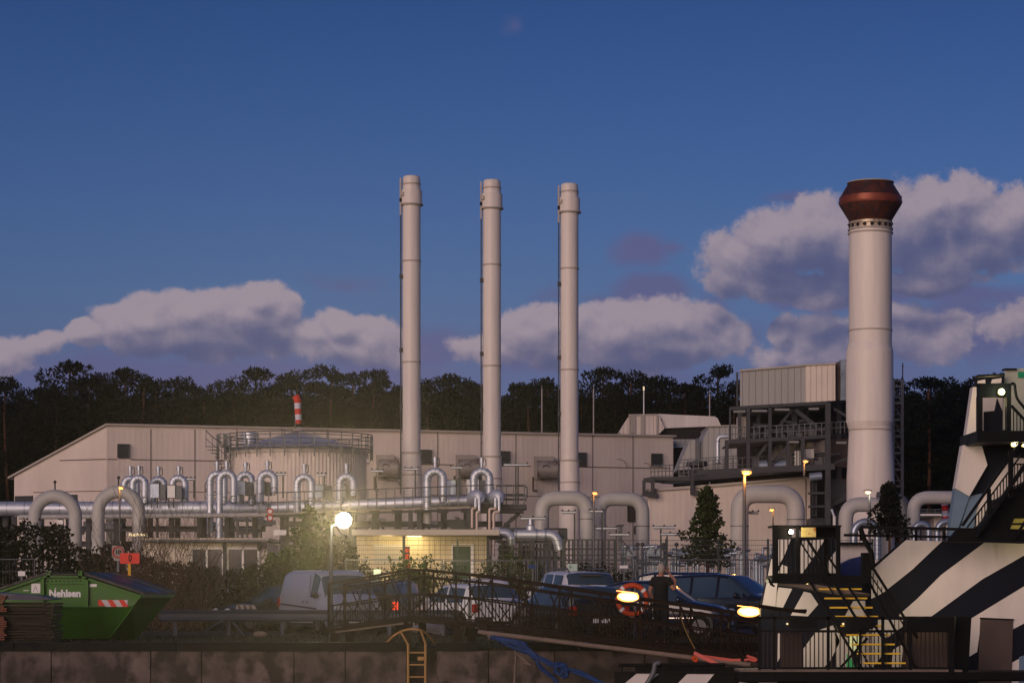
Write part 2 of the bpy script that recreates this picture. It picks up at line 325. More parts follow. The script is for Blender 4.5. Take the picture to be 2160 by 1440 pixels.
M = dict(
 clad=MAT('cream_cladding', (.68,.60,.55), .55, var=.13, scale=.5, streak=.2, ribs=.33, ribd=.005),
 cladrib=MAT('ribbed_cladding', (.70,.62,.56), .5, var=.08, scale=.5, ribs=.3),
 cladgrey=MAT('grey_cladding', (.36,.36,.36), .5, var=.12, scale=.5, streak=.2, ribs=.35),
 trim=MAT('trim_metal', (.42,.38,.35), .5, var=.1),
 joint=MAT('joint', (.16,.13,.12), .8, var=.1),
 louvre=MAT('louvre', (.035,.04,.05), .5, var=.15, scale=3),
 stack=MAT('chimney_paint', (.74,.69,.66), .45, var=.17, scale=1.3, streak=.08),
 galv=MAT('galvanised_steel', (.12,.13,.145), .5, metal=.3, var=.2, scale=3),
 dsteel=MAT('dark_steel', (.048,.052,.062), .55, metal=.1, var=.25, scale=2),
 silver=MAT('aluminium_lagging', (.60,.65,.74), .48, metal=.62, var=.12, scale=2.5, bump=.10, bscale=9),
 buff=MAT('buff_pipe_paint', (.43,.43,.43), .5, var=.12, scale=1.2),
 roofblue=MAT('tank_roof', (.42,.48,.60), .4, metal=.3, var=.1, scale=1),
 copper=MAT('rusty_copper', (.11,.036,.022), .5, metal=.3, var=.45, scale=1.6, second=(.05,.03,.03), thr=(.45,.6)),
 copperband=MAT('red_copper_band', (.24,.065,.038), .45, metal=.4, var=.3, scale=2.5),
 rust=MAT('rust_stained_metal', (.30,.27,.26), .5, metal=.2, var=.2, scale=1.0, second=(.15,.09,.065), thr=(.56,.72)),
 dark=MAT('dark_interior', (.022,.02,.022), .9, var=.2),  # near black with shade put in, for holes, gaps and undersides
 black=MAT('black_paint', (.0035,.0035,.005), .55, var=.3, scale=4, spec=.14),
 navy=MAT('navy_paint', (.006,.008,.018), .6, var=.25, scale=1.5, bump=.15, bscale=3, spec=.16),
 shipwhite=MAT('white_ship_paint', (.72,.67,.65), .45, var=.16, scale=1.3, streak=.25, second=(.42,.33,.28), thr=(.66,.82), bump=.12, bscale=2.2),
 shipgreen=MAT('pale_green_paint', (.42,.45,.38), .5, var=.08, scale=1.5),
 shipblue=MAT('blue_grey_paint', (.14,.22,.33), .45, var=.15, scale=1.2),
 brown=MAT('brown_panel', (.085,.06,.055), .55, var=.2, scale=2),
 yellow=MAT('yellow_nosing', (.85,.55,.04), .5, var=.15, scale=6),
 ladyel=MAT('ladder_yellow', (.42,.24,.08), .5, var=.25, scale=5),
 yellit=MAT('yellow_panel', (.75,.62,.22), .5, var=.2, scale=5, second=(.45,.14,.03), thr=(.6,.66)),  # yellow of lamplight put into the colour, with orange blotches
 greenp=MAT('skip_green', (.036,.155,.012), .45, var=.25, scale=1.5, second=(.035,.11,.02), thr=(.58,.75)),
 lid=MAT('black_lid', (.009,.009,.012), .45, var=.3, scale=3),
 lidblue=MAT('dark_blue_lid', (.007,.011,.05), .35, var=.25, scale=2),
 white=MAT('white_paint', (.78,.78,.78), .4, var=.05),
 red=MAT('red_paint', (.62,.02,.012), .4, var=.1, scale=4),
 signred=MAT('sign_red', (.75,.035,.02), .45, var=.05),
 blackm=MAT('matt_black', (.01,.01,.01), .7, var=.1),
 orange=MAT('orange_plastic', (.55,.07,.018), .45, var=.12, scale=6),
 rail=MAT('guard_rail_steel', (.050,.060,.088), .5, metal=.1, var=.2, scale=3),
 concrete=MAT('wet_concrete', (.125,.097,.090), .8, var=.6, scale=1.0, bump=.4, bscale=6, second=(.034,.027,.025), thr=(.44,.58), streak=.8),
 coping=MAT('coping', (.0045,.005,.007), .5, var=.6, scale=2.5, bump=.3, bscale=8, spec=.08),
 grass=MAT('grass', (.018,.018,.006), .95, var=.5, scale=1.2, bump=.8, bscale=12, second=(.022,.018,.012), thr=(.48,.62)),
 asphalt=MAT('asphalt', (.035,.034,.036), .8, var=.25, scale=1.5, bump=.3, bscale=40),
 gravel=MAT('gravel_yard', (.11,.10,.09), .95, var=.3, scale=4, bump=.5, bscale=25),
 water=MAT('harbour_water', (.006,.010,.016), .08, var=.2, scale=1, bump=.6, bscale=1.4),
 needles=MAT('pine_needles', (.006,.009,.0045), .85, var=.5, scale=.6, spec=.1),
 bark=MAT('pine_bark', (.075,.030,.018), .9, var=.4, scale=3, streak=.3),
 leaf=MAT('leaves', (.030,.045,.014), .7, var=.5, scale=1.5, spec=.2),
 leafb=MAT('brownish_leaves', (.020,.020,.009), .75, var=.5, scale=1.5, spec=.2),
 leafd=MAT('dark_leaves', (.009,.012,.007), .8, var=.5, scale=1.5, spec=.15),
 twig=MAT('bare_twigs', (.10,.06,.042), .8, var=.35, scale=4),
 gang=MAT('gangway_red_brown', (.012,.0055,.0045), .75, var=.35, scale=4, spec=.12),
 gangdeck=MAT('gangway_beam', (.17,.13,.11), .6, var=.25, scale=3),
 bluerope=MAT('blue_rope', (.006,.04,.18), .7, var=.35, scale=14),
 pink=MAT('pink_strap', (.60,.12,.10), .6, var=.15, scale=8),
 greenrope=MAT('old_yellow_rope', (.20,.13,.04), .8, var=.3, scale=12),
 glass=MAT('window_glass', (.03,.045,.065), .06, var=.15, scale=.8, spec=.9),
 carglass=MAT('car_glass', (.035,.06,.085), .05, var=.1, scale=.8, spec=1.0),
 carglassd=MAT('dark_car_glass', (.006,.006,.008), .09, var=.1, scale=.8, spec=.5),
 tyre=MAT('tyre', (.012,.012,.012), .85, var=.2, scale=8, spec=.1),
 rim=MAT('rim', (.09,.09,.095), .45, metal=.5, var=.1),
 trimb=MAT('black_trim', (.015,.015,.016), .5, var=.1),
 skin=MAT('skin', (.42,.20,.13), .6, var=.08, scale=8),
 hair=MAT('grey_hair', (.38,.34,.30), .8, var=.3, scale=40),
 tshirt=MAT('black_cloth', (.010,.010,.012), .9, var=.25, scale=10),
 jeans=MAT('dark_trousers', (.014,.015,.022), .9, var=.25, scale=10),
 plank=MAT('dark_planks', (.040,.030,.026), .8, var=.45, scale=4, streak=3),
 plankend=MAT('reddish_plank_ends', (.20,.075,.05), .8, var=.35, scale=6),
 door=MAT('green_door', (.012,.05,.02), .45, var=.15),
 shutter=MAT('roller_shutter', (.55,.52,.45), .5, var=.08),
 shedwall=MAT('shed_cladding', (.60,.52,.36), .55, var=.08, scale=1, ribs=.24),
 tarp=MAT('grey_white_tarp', (.42,.43,.47), .55, var=.25, scale=4, bump=.4, bscale=8),
 lampw=MAT('lamp_white', (1,1,1), .5, var=0, emit=(1,.86,.58), est=160),
 lampo=MAT('lamp_sodium', (1,.6,.3), .5, var=0, emit=(1,.36,.07), est=2.4),
 lampy=MAT('lamp_warm', (1,.9,.6), .5, var=0, emit=(1,.80,.40), est=6),
 lampg=MAT('lamp_greenish', (.9,1,.8), .5, var=0, emit=(.82,1,.62), est=7),
 lampd=MAT('lamp_dim', (1,.9,.7), .5, var=0, emit=(1,.80,.45), est=.55),
 tube=MAT('tube_light', (.22,.22,.22), .5, var=0, emit=(.9,.85,.8), est=.01),
 tail=MAT('tail_light', (.22,.006,.006), .25, var=0, emit=(1,.05,.02), est=.03),
 taillit=MAT('lit_tail_light', (.7,.02,.01), .25, var=0, emit=(1,.06,.02), est=1.6),
 headl=MAT('headlight_glass', (.5,.52,.55), .12, var=0, spec=.9),
 chrome=MAT('chrome', (.7,.7,.72), .12, metal=1, var=0),
 mint=MAT('pale_green_sign', (.50,.68,.62), .5, var=.06),
 silverblue=MAT('blue_clad_metal', (.30,.36,.45), .35, metal=.6, var=.12),
)
def paint(name, rgb, rough=.3): return MAT(name, rgb, rough, metal=.1, var=.05, scale=1, coat=.8)
def lamp_light(name, loc, power, color, rad=.1):
    l = bpy.data.lights.new(name, 'POINT'); l.energy = power; l.color = color; l.shadow_soft_size = rad
    o = bpy.data.objects.new(name, l); COL.objects.link(o); o.location = loc; return o
def text_mb(s, size, origin, depth=.01, xdir=(1,0,0), bold=0.0, sx=1.0, mb=None, m=0, shear=0):
    cu = bpy.data.curves.new('lettering', 'FONT'); cu.body = s; cu.size = size; cu.extrude = depth/2; cu.offset = bold; cu.resolution_u = 3; cu.shear = shear
    cu.align_x = 'CENTER'; cu.align_y = 'CENTER'
    ob = bpy.data.objects.new('lettering', cu); COL.objects.link(ob)
    dg = bpy.context.evaluated_depsgraph_get(); me = bpy.data.meshes.new_from_object(ob.evaluated_get(dg))
    mb = mb or MB(); o = Vector(origin); xd = Vector(xdir).normalized(); nrm = xd.cross(Vector((0,0,1)))
    mb.add([o + xd*v.co.x*sx + Vector((0,0,1))*v.co.y + nrm*v.co.z for v in me.vertices], [tuple(p.vertices) for p in me.polygons], m)
    bpy.data.objects.remove(ob); bpy.data.meshes.remove(me); bpy.data.curves.remove(cu); return mb
# ------------------------------------------------------------ setting
MB().box(-2500, 2500, 54.35, 7000, -.3, 0).build('ground', M['grass'], kind='structure')
MB().box(-2500, 2500, -600, 54.0, -3.6, -2.6).build('water', M['water'], kind='structure')
MB().box(-34, 40, 70.2, 84, .001, .006).build('car_park', M['asphalt'], kind='structure')
MB().box(-60, 60, 86.5, 180, .001, .006).build('works_yard', M['gravel'], kind='structure')
# quay wall with vertical joints, recess for the ladder
t = thing('quay_wall', 'stained concrete quay wall with vertical joints and dark coping', 'wall', (0, 54, -2.6))
q = MB(); rng = random.Random(4)
def panels(mb, xs, y0=54.0):
    for a, b in zip(xs[:-1], xs[1:]): mb.box(a+.012, b-.012, y0+rng.uniform(-.008,.008), 55.4, -3.4, -.07)
panels(q, [-60] + [X(p,54) for p in (-120, 0, 108, 318, 425, 620, 728, 858)])
panels(q, [X(p,54) for p in (920, 1030, 1170, 1360, 1600, 1900, 2300)] + [60])
q.box(X(858,54)-.1, X(920,54)+.1, 54.5, 55.4, -3.4, -.07)
q.build('concrete_panels', M['concrete'], t)
MB().box(-60, 60, 55.42, 55.6, -3.4, -.31).build('backing', M['dark'], t)
q = MB()
x = -60
while x < 60:
    w = rng.uniform(2.2, 5); x1 = min(60, x+w)
    if not (x < X(860,54) < x1 or x < X(918,54) < x1): q.box(x, x1-.02, 53.93+rng.uniform(0,.03), 54.42, -.07, .13+rng.uniform(-.015,.02))
    x = x1
q.box(X(700,54), X(856,54), 53.95, 54.42, -.07, .12); q.box(X(922,54), X(1010,54), 53.95, 54.42, -.07, .12)
q.build('coping', M['coping'], t)
# grass tufts on the quay
g = MB(); rng = random.Random(8)
for i in range(9000):
    D = rng.uniform(54.6, 69.5); x = rng.uniform(-14.5, 10); 
    if D > 62 and rng.random() < .3: continue
    h = rng.uniform(.04, .13)*(1.5 if rng.random() < .06 else 1); a = rng.uniform(0, 6.28); w = .012
    dx, dy = math.cos(a)*w, math.sin(a)*w; lx, ly = rng.uniform(-.5,.5)*h, rng.uniform(-.5,.5)*h
    g.add([(x-dx,D-dy,0),(x+dx,D+dy,0),(x+lx,D+ly,h)], [(0,1,2)])
g.build('grass', MAT('grass_blades', (.030,.030,.009), .8, var=.4, scale=2), kind='stuff', label='rough dark grass along the quay edge', cat='grass')

# ------------------------------------------------------------ pines
def pine_proto(seed, H=20):
    r = random.Random(seed); tr = MB(); fo = MB()
    bend = [(0,0)]; 
    for i in range(8): bend.append((bend[-1][0]+r.uniform(-.14,.14), bend[-1][1]+r.uniform(-.14,.14)))
    pts = [Vector((bend[i][0], bend[i][1], H*.95*i/8)) for i in range(9)]
    tr.tube(pts, [.22*(1-.085*i) for i in range(9)], 7, 0)
    def at(h):
        k = min(7.999, max(0, h/(H*.95)*8)); i = int(k); return pts[i].lerp(pts[i+1], k-i)
    nc = r.randint(26, 34); h0 = r.uniform(.28, .42)
    spread = r.uniform(.8, 1.15)
    for c in range(nc):
        t = h0 + (1-h0)*(c+.5)/nc; ht = t*H
        Rr = 2.5*spread*math.sin(min(1, (1-t)/(1-h0)*1.15+.18)*math.pi*.62)*r.uniform(.55, 1.2)
        a = c*2.4 + r.uniform(-.6,.6); o = at(ht-.5)
        cen = Vector((o.x+Rr*math.cos(a), o.y+Rr*math.sin(a), ht+r.uniform(-.2,.5)))
        if t > .97: cen = Vector((o.x+r.uniform(-.4,.4), o.y, ht-.3)); Rr = .5
        tr.tube([o, o.lerp(cen, .6)+Vector((0,0,-.15)), cen], [.07,.045,.02], 4, 1, caps=False)
        rx = r.uniform(.85, 1.5)*(.62 if t > .9 else 1); rz = rx*r.uniform(.38,.68)
        for k in range(int(190*rx+50)):
            while True:
                p = Vector((r.uniform(-1,1), r.uniform(-1,1), r.uniform(-1,1)))
                if p.length < 1: break
            p = p * (p.length**-.35 if p.length > .05 else 1)
            q = cen + Vector((p.x*rx, p.y*rx, p.z*rz + .12*math.sin(p.x*9+c)))
            d = Vector((p.x+r.uniform(-.7,.7), p.y+r.uniform(-.7,.7), .5+r.uniform(-.4,.9))).normalized()
            L = r.uniform(.14,.30); sd = d.orthogonal().normalized(); sd.rotate(Matrix.Rotation(r.uniform(0,6.28), 3, d)); sd *= r.uniform(.03,.075)
            fo.add([q-sd, q+sd, q+d*L+sd*.6, q+d*L-sd*.6], [(0,1,2,3)])
    return tr, fo
protos = []
for s in range(7):
    tr, fo = pine_proto(100+s)
    t = thing('pine_tree', 'pine', 'pine tree', (0,0,0), 'pines of the wood behind the works')
    tr.build('trunk', [M['bark'], M['needles']], t); fo.build('crown', M['needles'], t); protos.append([t, False])
sky_front = [(-60,800),(-20,790),(12,793),(48,818),(95,802),(120,822),(148,770),(178,800),(212,790),(232,806),(262,778),(300,790),(330,803),(362,822),(392,797),(428,815),(465,796),(498,815),(537,778),(566,805),(594,796),(636,788),(664,800),(694,782),(722,805),(748,790),(778,800),(808,781),(836,805),
 (905,796),(932,812),(955,784),(984,800),(1006,806),(1082,800),(1112,804),(1138,808),(1157,792),(1182,815),(1228,814),(1268,777),(1296,800),(1330,788),(1358,795),(1385,815),(1412,794),(1446,803),(1478,812),(1514,780),(1545,805),(1590,820),(1640,830),(1700,830),(1760,825),(1830,828),
 (1898,796),(1928,822),(1962,792),(1990,796),(2022,808),(2052,800),(2085,808),(2118,790),(2150,792),(2185,800)]
ords = ['first','second','third','fourth','fifth','sixth','seventh','eighth','ninth','tenth','eleventh','twelfth','thirteenth','fourteenth','fifteenth','sixteenth']
def landmark(px):
    for lim, s in ((-5,'at the left end of the wood'),(110,'over the low end of the sloping hall roof'),(225,'above the sloping left roof of the long hall'),(440,'above the hall roof left of the tank'),(610,'above the left half of the round tank'),(770,'above the right half of the round tank'),(868,'beside the leftmost slim chimney'),(1037,'between the left and middle slim chimneys'),(1200,'between the middle and right slim chimneys'),
      (1310,'just right of the third slim chimney'),(1430,'above the white filter house'),(1560,'left of the raised boiler house'),(1790,'hidden behind the raised boiler house'),(1880,'behind the wide chimney'),(2010,'between the wide chimney and the ship'),(2400,'behind the ship bridge')):
        if px < lim: return s
cnt = {}
def plant_pine(px, ty, D, row, r):
    k = r.randrange(7); H = Z(ty, D)
    lm = landmark(px); key = (lm, row); cnt[key] = cnt.get(key, 0) + 1
    lab = f"{ords[cnt[key]-1]} {'near' if row == 0 else 'far'} pine {lm}"
    loc = (X(px, D), D, 0); sc = H/20.0; w = sc*r.uniform(.85, 1.3)
    if not protos[k][1]:
        o = protos[k][0]; o.location = loc; o.scale = (w, w, sc); o.rotation_euler = (0,0,r.uniform(0,6.28)); o['label'] = lab; protos[k][1] = True
    else: copy_tree(protos[k][0], loc, lab, r.uniform(0, 6.28), (w, w, sc))
rng = random.Random(21)
for px, ty in sky_front: plant_pine(px, ty + (ty-797)*.35 + rng.uniform(-4, 8), rng.uniform(188, 204), 0, rng)
for i in range(44):
    px = -50 + i*51 + rng.uniform(-14, 14); plant_pine(px, rng.uniform(826, 852), rng.uniform(208, 222), 1, rng)
# the wood beyond reads as one dark mass
w = MB(); rng = random.Random(5)
for i in range(40000):
    D = rng.uniform(226, 262); px = rng.uniform(-750, 2950); x = X(px, D)
    top = Z(864+10*math.sin(px*.03)+8*math.sin(px*.011), D)
    z = 1.0 + (top-1.0)*rng.random()**.8
    if z < 6.5 and math.sin(x*1.9)+math.sin(x*.73+1) > .9 and rng.random() < .9: continue
    q = Vector((x, D, z)); L = rng.uniform(.5, 1.1); d = Vector((rng.uniform(-1,1), rng.uniform(-.5,.5), rng.uniform(-1,1))).normalized()*L
    sd = d.cross(Vector((rng.uniform(-.4,.4), 1, rng.uniform(-.4,.4)))).normalized()*L*.5
    w.add([q-d, q+sd, q+d, q-sd], [(0,1,2,3)], 0)
for i in range(200):
    D = rng.uniform(226, 262); x = X(rng.uniform(-750, 2950), D); w.tube([(x,D,0),(x+rng.uniform(-.4,.4),D,8),(x+rng.uniform(-.5,.5),D,16)], [.2,.16,.08], 5, 1, caps=False)
w.build('far_wood', [M['needles'], M['bark']], kind='stuff', label='dense dark pine wood beyond the works', cat='wood')

# ------------------------------------------------------------ foliage makers
def leaves(fo, c, rx, ry, rz, n, L, r, m=0, up=.2):
    for k in range(n):
        while True:
            p = Vector((r.uniform(-1,1), r.uniform(-1,1), r.uniform(-1,1)))
            if p.length < 1: break
        p *= (max(p.length,.05))**-.4
        q = Vector((c[0]+p.x*rx, c[1]+p.y*ry, c[2]+p.z*rz))
        d = Vector((r.uniform(-1,1), r.uniform(-1,1), up+r.uniform(-1,1))).normalized(); l = L*r.uniform(.6,1.3)
        sd = d.orthogonal().normalized(); sd.rotate(Matrix.Rotation(r.uniform(0,6.28), 3, d)); sd *= l*.32
        fo.add([q, q+d*l*.5+sd, q+d*l, q+d*l*.5-sd], [(0,1,2,3)], m)
def bush(name, label, cat, px0, px1, top, D, n, L, seed, mat, group=None, depth=1.2, base=0.0, lumps=9, prof=None):
    r = random.Random(seed); x0, x1 = X(px0,D), X(px1,D); t = thing(name, label, cat, ((x0+x1)/2, D, 0), group); H = Z(top, D)
    fo = MB(); st = MB(); W_ = x1-x0
    for i in range(lumps):
        fx = (i+.5)/lumps; hh = H*(prof(fx) if prof else (.72+.28*math.sin(fx*math.pi))*r.uniform(.86,1))
        cx = x0+W_*fx; cy = D+r.uniform(-.4,.4)*depth
        layers = max(2, int(hh/.7))
        for k in range(layers):
            cz = base + (hh-base)*(k+.5)/layers
            leaves(fo, (cx+r.uniform(-.15,.15), cy, cz), W_/lumps*r.uniform(.7,1.05), depth*.5, (hh-base)/layers*r.uniform(.6,.85), max(8,int(n/lumps/layers)), L, r)
        for k in range(3):
            st.tube([(cx+r.uniform(-.1,.1),cy,0),(cx+r.uniform(-.3,.3),cy+r.uniform(-.2,.2),hh*.5),(cx+r.uniform(-.4,.4),cy,hh*r.uniform(.85,1.03))],[.03,.018,.006],4,0,caps=False)
            q = Vector((cx+r.uniform(-.4,.4),cy,hh)); leaves(fo, q, .12,.12,.22, 14, L*.9, r)
    fo.build('foliage', mat, t); st.build('stems', M['twig'], t); return t
# ------------------------------------------------------------ long hall
HA = (X(30,153.6), 153.6); HB = (X(225,150.6), 150.6); HC = (X(1420,161.9), 161.9)
t = thing('long_hall', 'long cream hall with sloping left end wall behind the pipework', 'building', (-8, 156, 0)); hall = t
zl, zt = Z(1003,153.6), Z(897,150.6)
m = MB()
bk = 34
A0,A1 = Vector((*HA,0)), Vector((*HA,zl)); B0,B1 = Vector((*HB,0)), Vector((*HB,zt)); C0,C1 = Vector((*HC,0)), Vector((*HC,zt))
off = Vector((0,bk,0))
m.add([A0,B0,B1,A1],[(0,1,2,3)]); m.add([B0,C0,C1,B1],[(0,1,2,3)]); m.add([C0,C0+off,C1+off,C1],[(0,1,2,3)])
m.add([A0+off,A0,A1,A1+off],[(0,1,2,3)]); m.add([A0+off,B0+off,B1+off,A1+off],[(3,2,1,0)]); m.add([B0+off,C0+off,C1+off,B1+off],[(3,2,1,0)])
m.build('wall', M['clad'], t)
m = MB(); up = Vector((0,0,.12)); fw = Vector((0,-.25,0))
An = A1 + (A1-B1).normalized()*.5
m.prism([An+fw+Vector((0,0,.0)), B1+fw, C1+fw+Vector((.2,0,0)), C1+fw+up+Vector((.2,0,0)), B1+fw+up, An+fw+up],
        [An+off, B1+off, C1+off, C1+off+up, B1+off+up, An+off+up]); m.build('roof', M['trim'], t)
def hallpt(px, py, out=0.0):
    """point on the front faces of the hall"""
    a, b = (HA, HB) if px < 225 else (HB, HC)
    k = (px-1080)/5000; dx, dy = b[0]-a[0], b[1]-a[1]
    s_ = (k*a[1]-a[0])/(dx-k*dy); D = a[1]+dy*s_
    return Vector((a[0]+dx*s_, D-out, Z(py, D)))
jm = MB()
for px in (318,411,500,595,690,923,1088,1250,1335): jm.beam(hallpt(px,912 if px>900 else 905,.01), hallpt(px,1200,.01), .06, .03)
jz = Z(968,150.6)
for a,b in ((126,224),(226,247),(276,780),(840,958),(1012,1120),(1176,1415)):
    pa, pb = hallpt(a,0,.012), hallpt(b,0,.012); pa.z = pb.z = jz; jm.beam(pa, pb, .03, .07)
for a,b in ((70,224),(226,500),(900,1415)):
    pa, pb = hallpt(a,0,.012), hallpt(b,0,.012); pa.z = pb.z = jz-2.05*.98; jm.beam(pa, pb, .03, .05)
for cx_, rr in ((1305,17),(1362,9)):
    D = hallpt(cx_,0).y; c = hallpt(cx_,985,.02); jm.tube(arc(c, rr*D/5000, 0, math.pi, 8), .025, 4)
jm.build('panel_joint', M['joint'], t)
def louv(x0,x1,y0,y1,name='louvre_window',mm='louvre'):
    f = MB(); a,b = hallpt(x0,y0,.06), hallpt(x1,y0,.06); z1 = a.z; z0 = hallpt(x0,y1).z
    f.prism([Vector((a.x,a.y,z0)),Vector((b.x,b.y,z0)),Vector((b.x,b.y,z1)),Vector((a.x,a.y,z1))],[Vector((a.x,a.y+.1,z0)),Vector((b.x,b.y+.1,z0)),Vector((b.x,b.y+.1,z1)),Vector((a.x,a.y+.1,z1))])
    o = f.build(name, M[mm], t); fr = MB(); n = 6
    for i in range(1,n):
        zz = z0+(z1-z0)*i/n; fr.beam((a.x,a.y-.02,zz),(b.x,b.y-.02,zz),.05,.05)
    for p,q in (((a.x,z0),(a.x,z1)),((b.x,z0),(b.x,z1))): fr.beam((p[0],a.y-.03,p[1]),(q[0],a.y-.03,q[1]),.07,.07)
    fr.beam((a.x,a.y-.03,z1),(b.x,b.y-.03,z1),.07,.07); fr.beam((a.x,a.y-.03,z0),(b.x,b.y-.03,z0),.07,.07)
    fr.build('frame', M['dsteel'], o)
for w_ in ((249,274,937,965),(888,911,949,976),(1055,1076,952,979),(1219,1237,955,982),(1374,1397,957,983),(33,69,1047,1062),(150,163,1044,1056)): louv(*w_)
louv(1324,1346,1066,1099,'vent_hatch','brown')
louv(1338,1345,1110,1125,'small_hatch','brown')
# rusty exhaust housings on the hall wall
for i,(x0,x1,y0,y1) in enumerate(((793,840,960,1010),(961,1012,960,1010),(1126,1176,963,1012))):
    a = hallpt(x0,y1); b = hallpt(x1,y0); h_ = thing('exhaust_housing', ['weathered exhaust housing on the hall wall left of the first slim chimney','weathered exhaust housing on the hall wall left of the middle slim chimney','weathered exhaust housing with hanging pipe left of the third slim chimney'][i], 'duct', (a.x, a.y, a.z), 'exhaust housings on the hall wall')
    D = a.y; s_ = D/5000; e = MB()
    e.prism([Vector((a.x,a.y-.1,a.z)),Vector((b.x-.25,a.y-.1,a.z)),Vector((b.x-.25,a.y-.1,b.z)),Vector((a.x,a.y-.1,b.z))],[Vector((a.x,a.y+.05,a.z)),Vector((b.x-.25,a.y+.05,a.z)),Vector((b.x-.25,a.y+.05,b.z)),Vector((a.x,a.y+.05,b.z))])
    e.build('backplate', M['rust'], h_)
    e = MB(); zc = (a.z+b.z)/2-.12; rr = (b.z-a.z)*.38
    e.tube([(a.x+.25,a.y-.7,zc),(b.x+.1,a.y-.7,zc)], rr, 18); e.tube([(a.x+.22,a.y-.7,zc),(a.x+.25,a.y-.7,zc)], rr+.05, 18)
    e.tube([(b.x-.1,a.y-.7,zc),(b.x-.02,a.y-.7,zc)], rr+.05, 18); e.build('drum', M['rust'], h_)
    e = MB(); e.tube(fillet([(a.x-.05,a.y-.6,zc-.5),(a.x-.05,a.y-.6,a.z-.75),(a.x+.25,a.y-.6,a.z-.75)], .1), .07, 7)
    e.tube(arc((a.x+.5*(b.x-a.x),a.y-.7-rr-.02,zc),.25,.3,2.8,8), .03, 5); e.build('drain_pipe', M['brown'], h_)
    e = MB(); e.beam((b.x-.3,a.y-.4,a.z-.02),(b.x+.55,a.y-.4,a.z-.02),.1); e.beam((b.x-.1,a.y-.4,a.z-.05),(b.x+.5,a.y-.4,a.z-.85),.07); e.box(b.x+.2,b.x+.6,a.y-.6,a.y-.3,a.z-1.1,a.z-.7)
    e.build('bracket', M['galv'], h_)
# ------------------------------------------------------------ slim chimneys
def chimney(px, top, D, label):
    s = D/5000; cx = X(px, D); zt = Z(top, D); t = thing('chimney', label, 'chimney', (cx, D, 0), 'three slim chimneys in front of the hall')
    r = 19.2*s; z = lambda y: zt-(y-372)*s
    m = MB(); m.lathe(cx, D, [(22*s,0),(22*s,z(1036)),(21.5*s,z(1003)),(20.5*s,z(956)),(r,z(954)),(r,z(432))], 40); m.build('shaft', M['stack'], t)
    m = MB(); m.lathe(cx, D, [(r,z(432)),(22.3*s,z(431)),(22.3*s,z(402)),(19*s,z(401)),(18.6*s,z(384)),(18.6*s,z(379)),(17.6*s,z(374)),(15.5*s,z(372)),(13*s,z(372.2)),(13*s,z(380))], 40); m.build('cap', M['stack'], t)
    m = MB()
    for y_, k in ((389,1.2),(419.5+12.5,2.2),(551,1.3),(764,1.3),(955,2.0),(1001,1.5)): 
        rr = (r if y_ < 952 else 20.8*s)+.0; rr = 18.7*s if y_ < 400 else (22.6*s if y_ < 440 else rr)
        m.lathe(cx, D, [(rr,z(y_)-.05),(rr+k*s,z(y_)-.05),(rr+k*s,z(y_)+.04),(rr,z(y_)+.04)], 40, cap=False)
    m.build('flange_ring', M['trim'], t)
    m = MB(); lx = cx-22.5*s; y_ = D-.25
    m.beam((lx,y_,z(1040)),(lx,y_,z(385)),.07); m.beam((lx,y_+.35,z(1040)),(lx,y_+.35,z(385)),.07)
    zz = z(1040)
    while zz < z(386): m.beam((lx,y_,zz),(lx,y_+.35,zz),.035); zz += .32
    for yy in range(405,1040,40): m.beam((lx,D,z(yy)),(cx-r*.9,D,z(yy)),.04)
    m.build('ladder', M['dsteel'], t)
    m = MB(); m.box(lx-.06,lx+.04,y_-.05,y_+.4,z(455),z(377)); m.build('ladder_guard', M['trim'], t)
    for yy in (423, 583, 738, 856):
        m = MB(); m.box(cx-21.5*s-.1, cx-18.5*s, D-.3, D+.1, z(yy+4.5), z(yy-3.5)); m.build('junction_box', M['dsteel'], t)
    m = MB(); q = Vector((cx-18*s, D-22*s*.63, z(412))); m.lathe(q.x,q.y,[(.14,q.z-.1),(.14,q.z+.12)],12); m.build('port', M['trim'], t)
    return t
chimney(868, 372, 143.0, 'slim pale chimney with side ladder, left one of the three')
chimney(1037.5, 380, 144.3, 'slim pale chimney with side ladder, middle one of the three')
chimney(1201, 388, 145.7, 'slim pale chimney with side ladder, right one of the three')
# ------------------------------------------------------------ wide chimney with copper cap
D = 125.0; s = D/5000; cx = X(1836, D); z = lambda y: Z(y, D); px_ = lambda k: k*s
t = thing('wide_chimney', 'thick pale chimney crowned by a flared rusty copper cap', 'chimney', (cx, D, 0))
MB().lathe(cx, D, [(50*s,0),(50*s,z(1010)),(45*s,z(905)),(45*s,z(487))], 64).build('shaft', M['stack'], t)
m = MB()  # lagged half sleeve on the left
m.lathe(cx-px_(1.5), D, [(44.2*s,z(905)),(49.5*s,z(890)),(49.5*s,z(742)),(44.2*s,z(722))], 64, cap=False); m.build('sleeve', M['stack'], t)
m = MB()
for y_, w_ in ((492,2.3),(484,2.3),(697,1.0),(906.5,1.2)): m.lathe(cx, D, [(45*s,z(y_)-.05),((45.2+w_)*s,z(y_)-.05),((45.2+w_)*s,z(y_)+.03),(45*s,z(y_)+.03)], 64, cap=False)
m.build('flange_ring', M['trim'], t)
m = MB(); m.lathe(cx, D, [(44.2*s,z(487)),(44.2*s,z(468)),(46*s,z(468))], 64, cap=False); m.lathe(cx, D, [(45*s,z(474)),(48*s,z(474)),(48*s,z(472.5)),(45*s,z(472.5))], 64, cap=False)
m.build('collar', MAT('collar_pale_metal',(.50,.42,.33),.4,metal=.3,var=.25,scale=4,second=(.2,.1,.05),thr=(.55,.66)), t)
m = MB()
for k in range(18):
    a = 2*math.pi*(k+.3)/18; m.tube([(cx+44*s*math.cos(a),D+44*s*math.sin(a),z(478)),(cx+45.4*s*math.cos(a),D+45.4*s*math.sin(a),z(478))],.10,10)
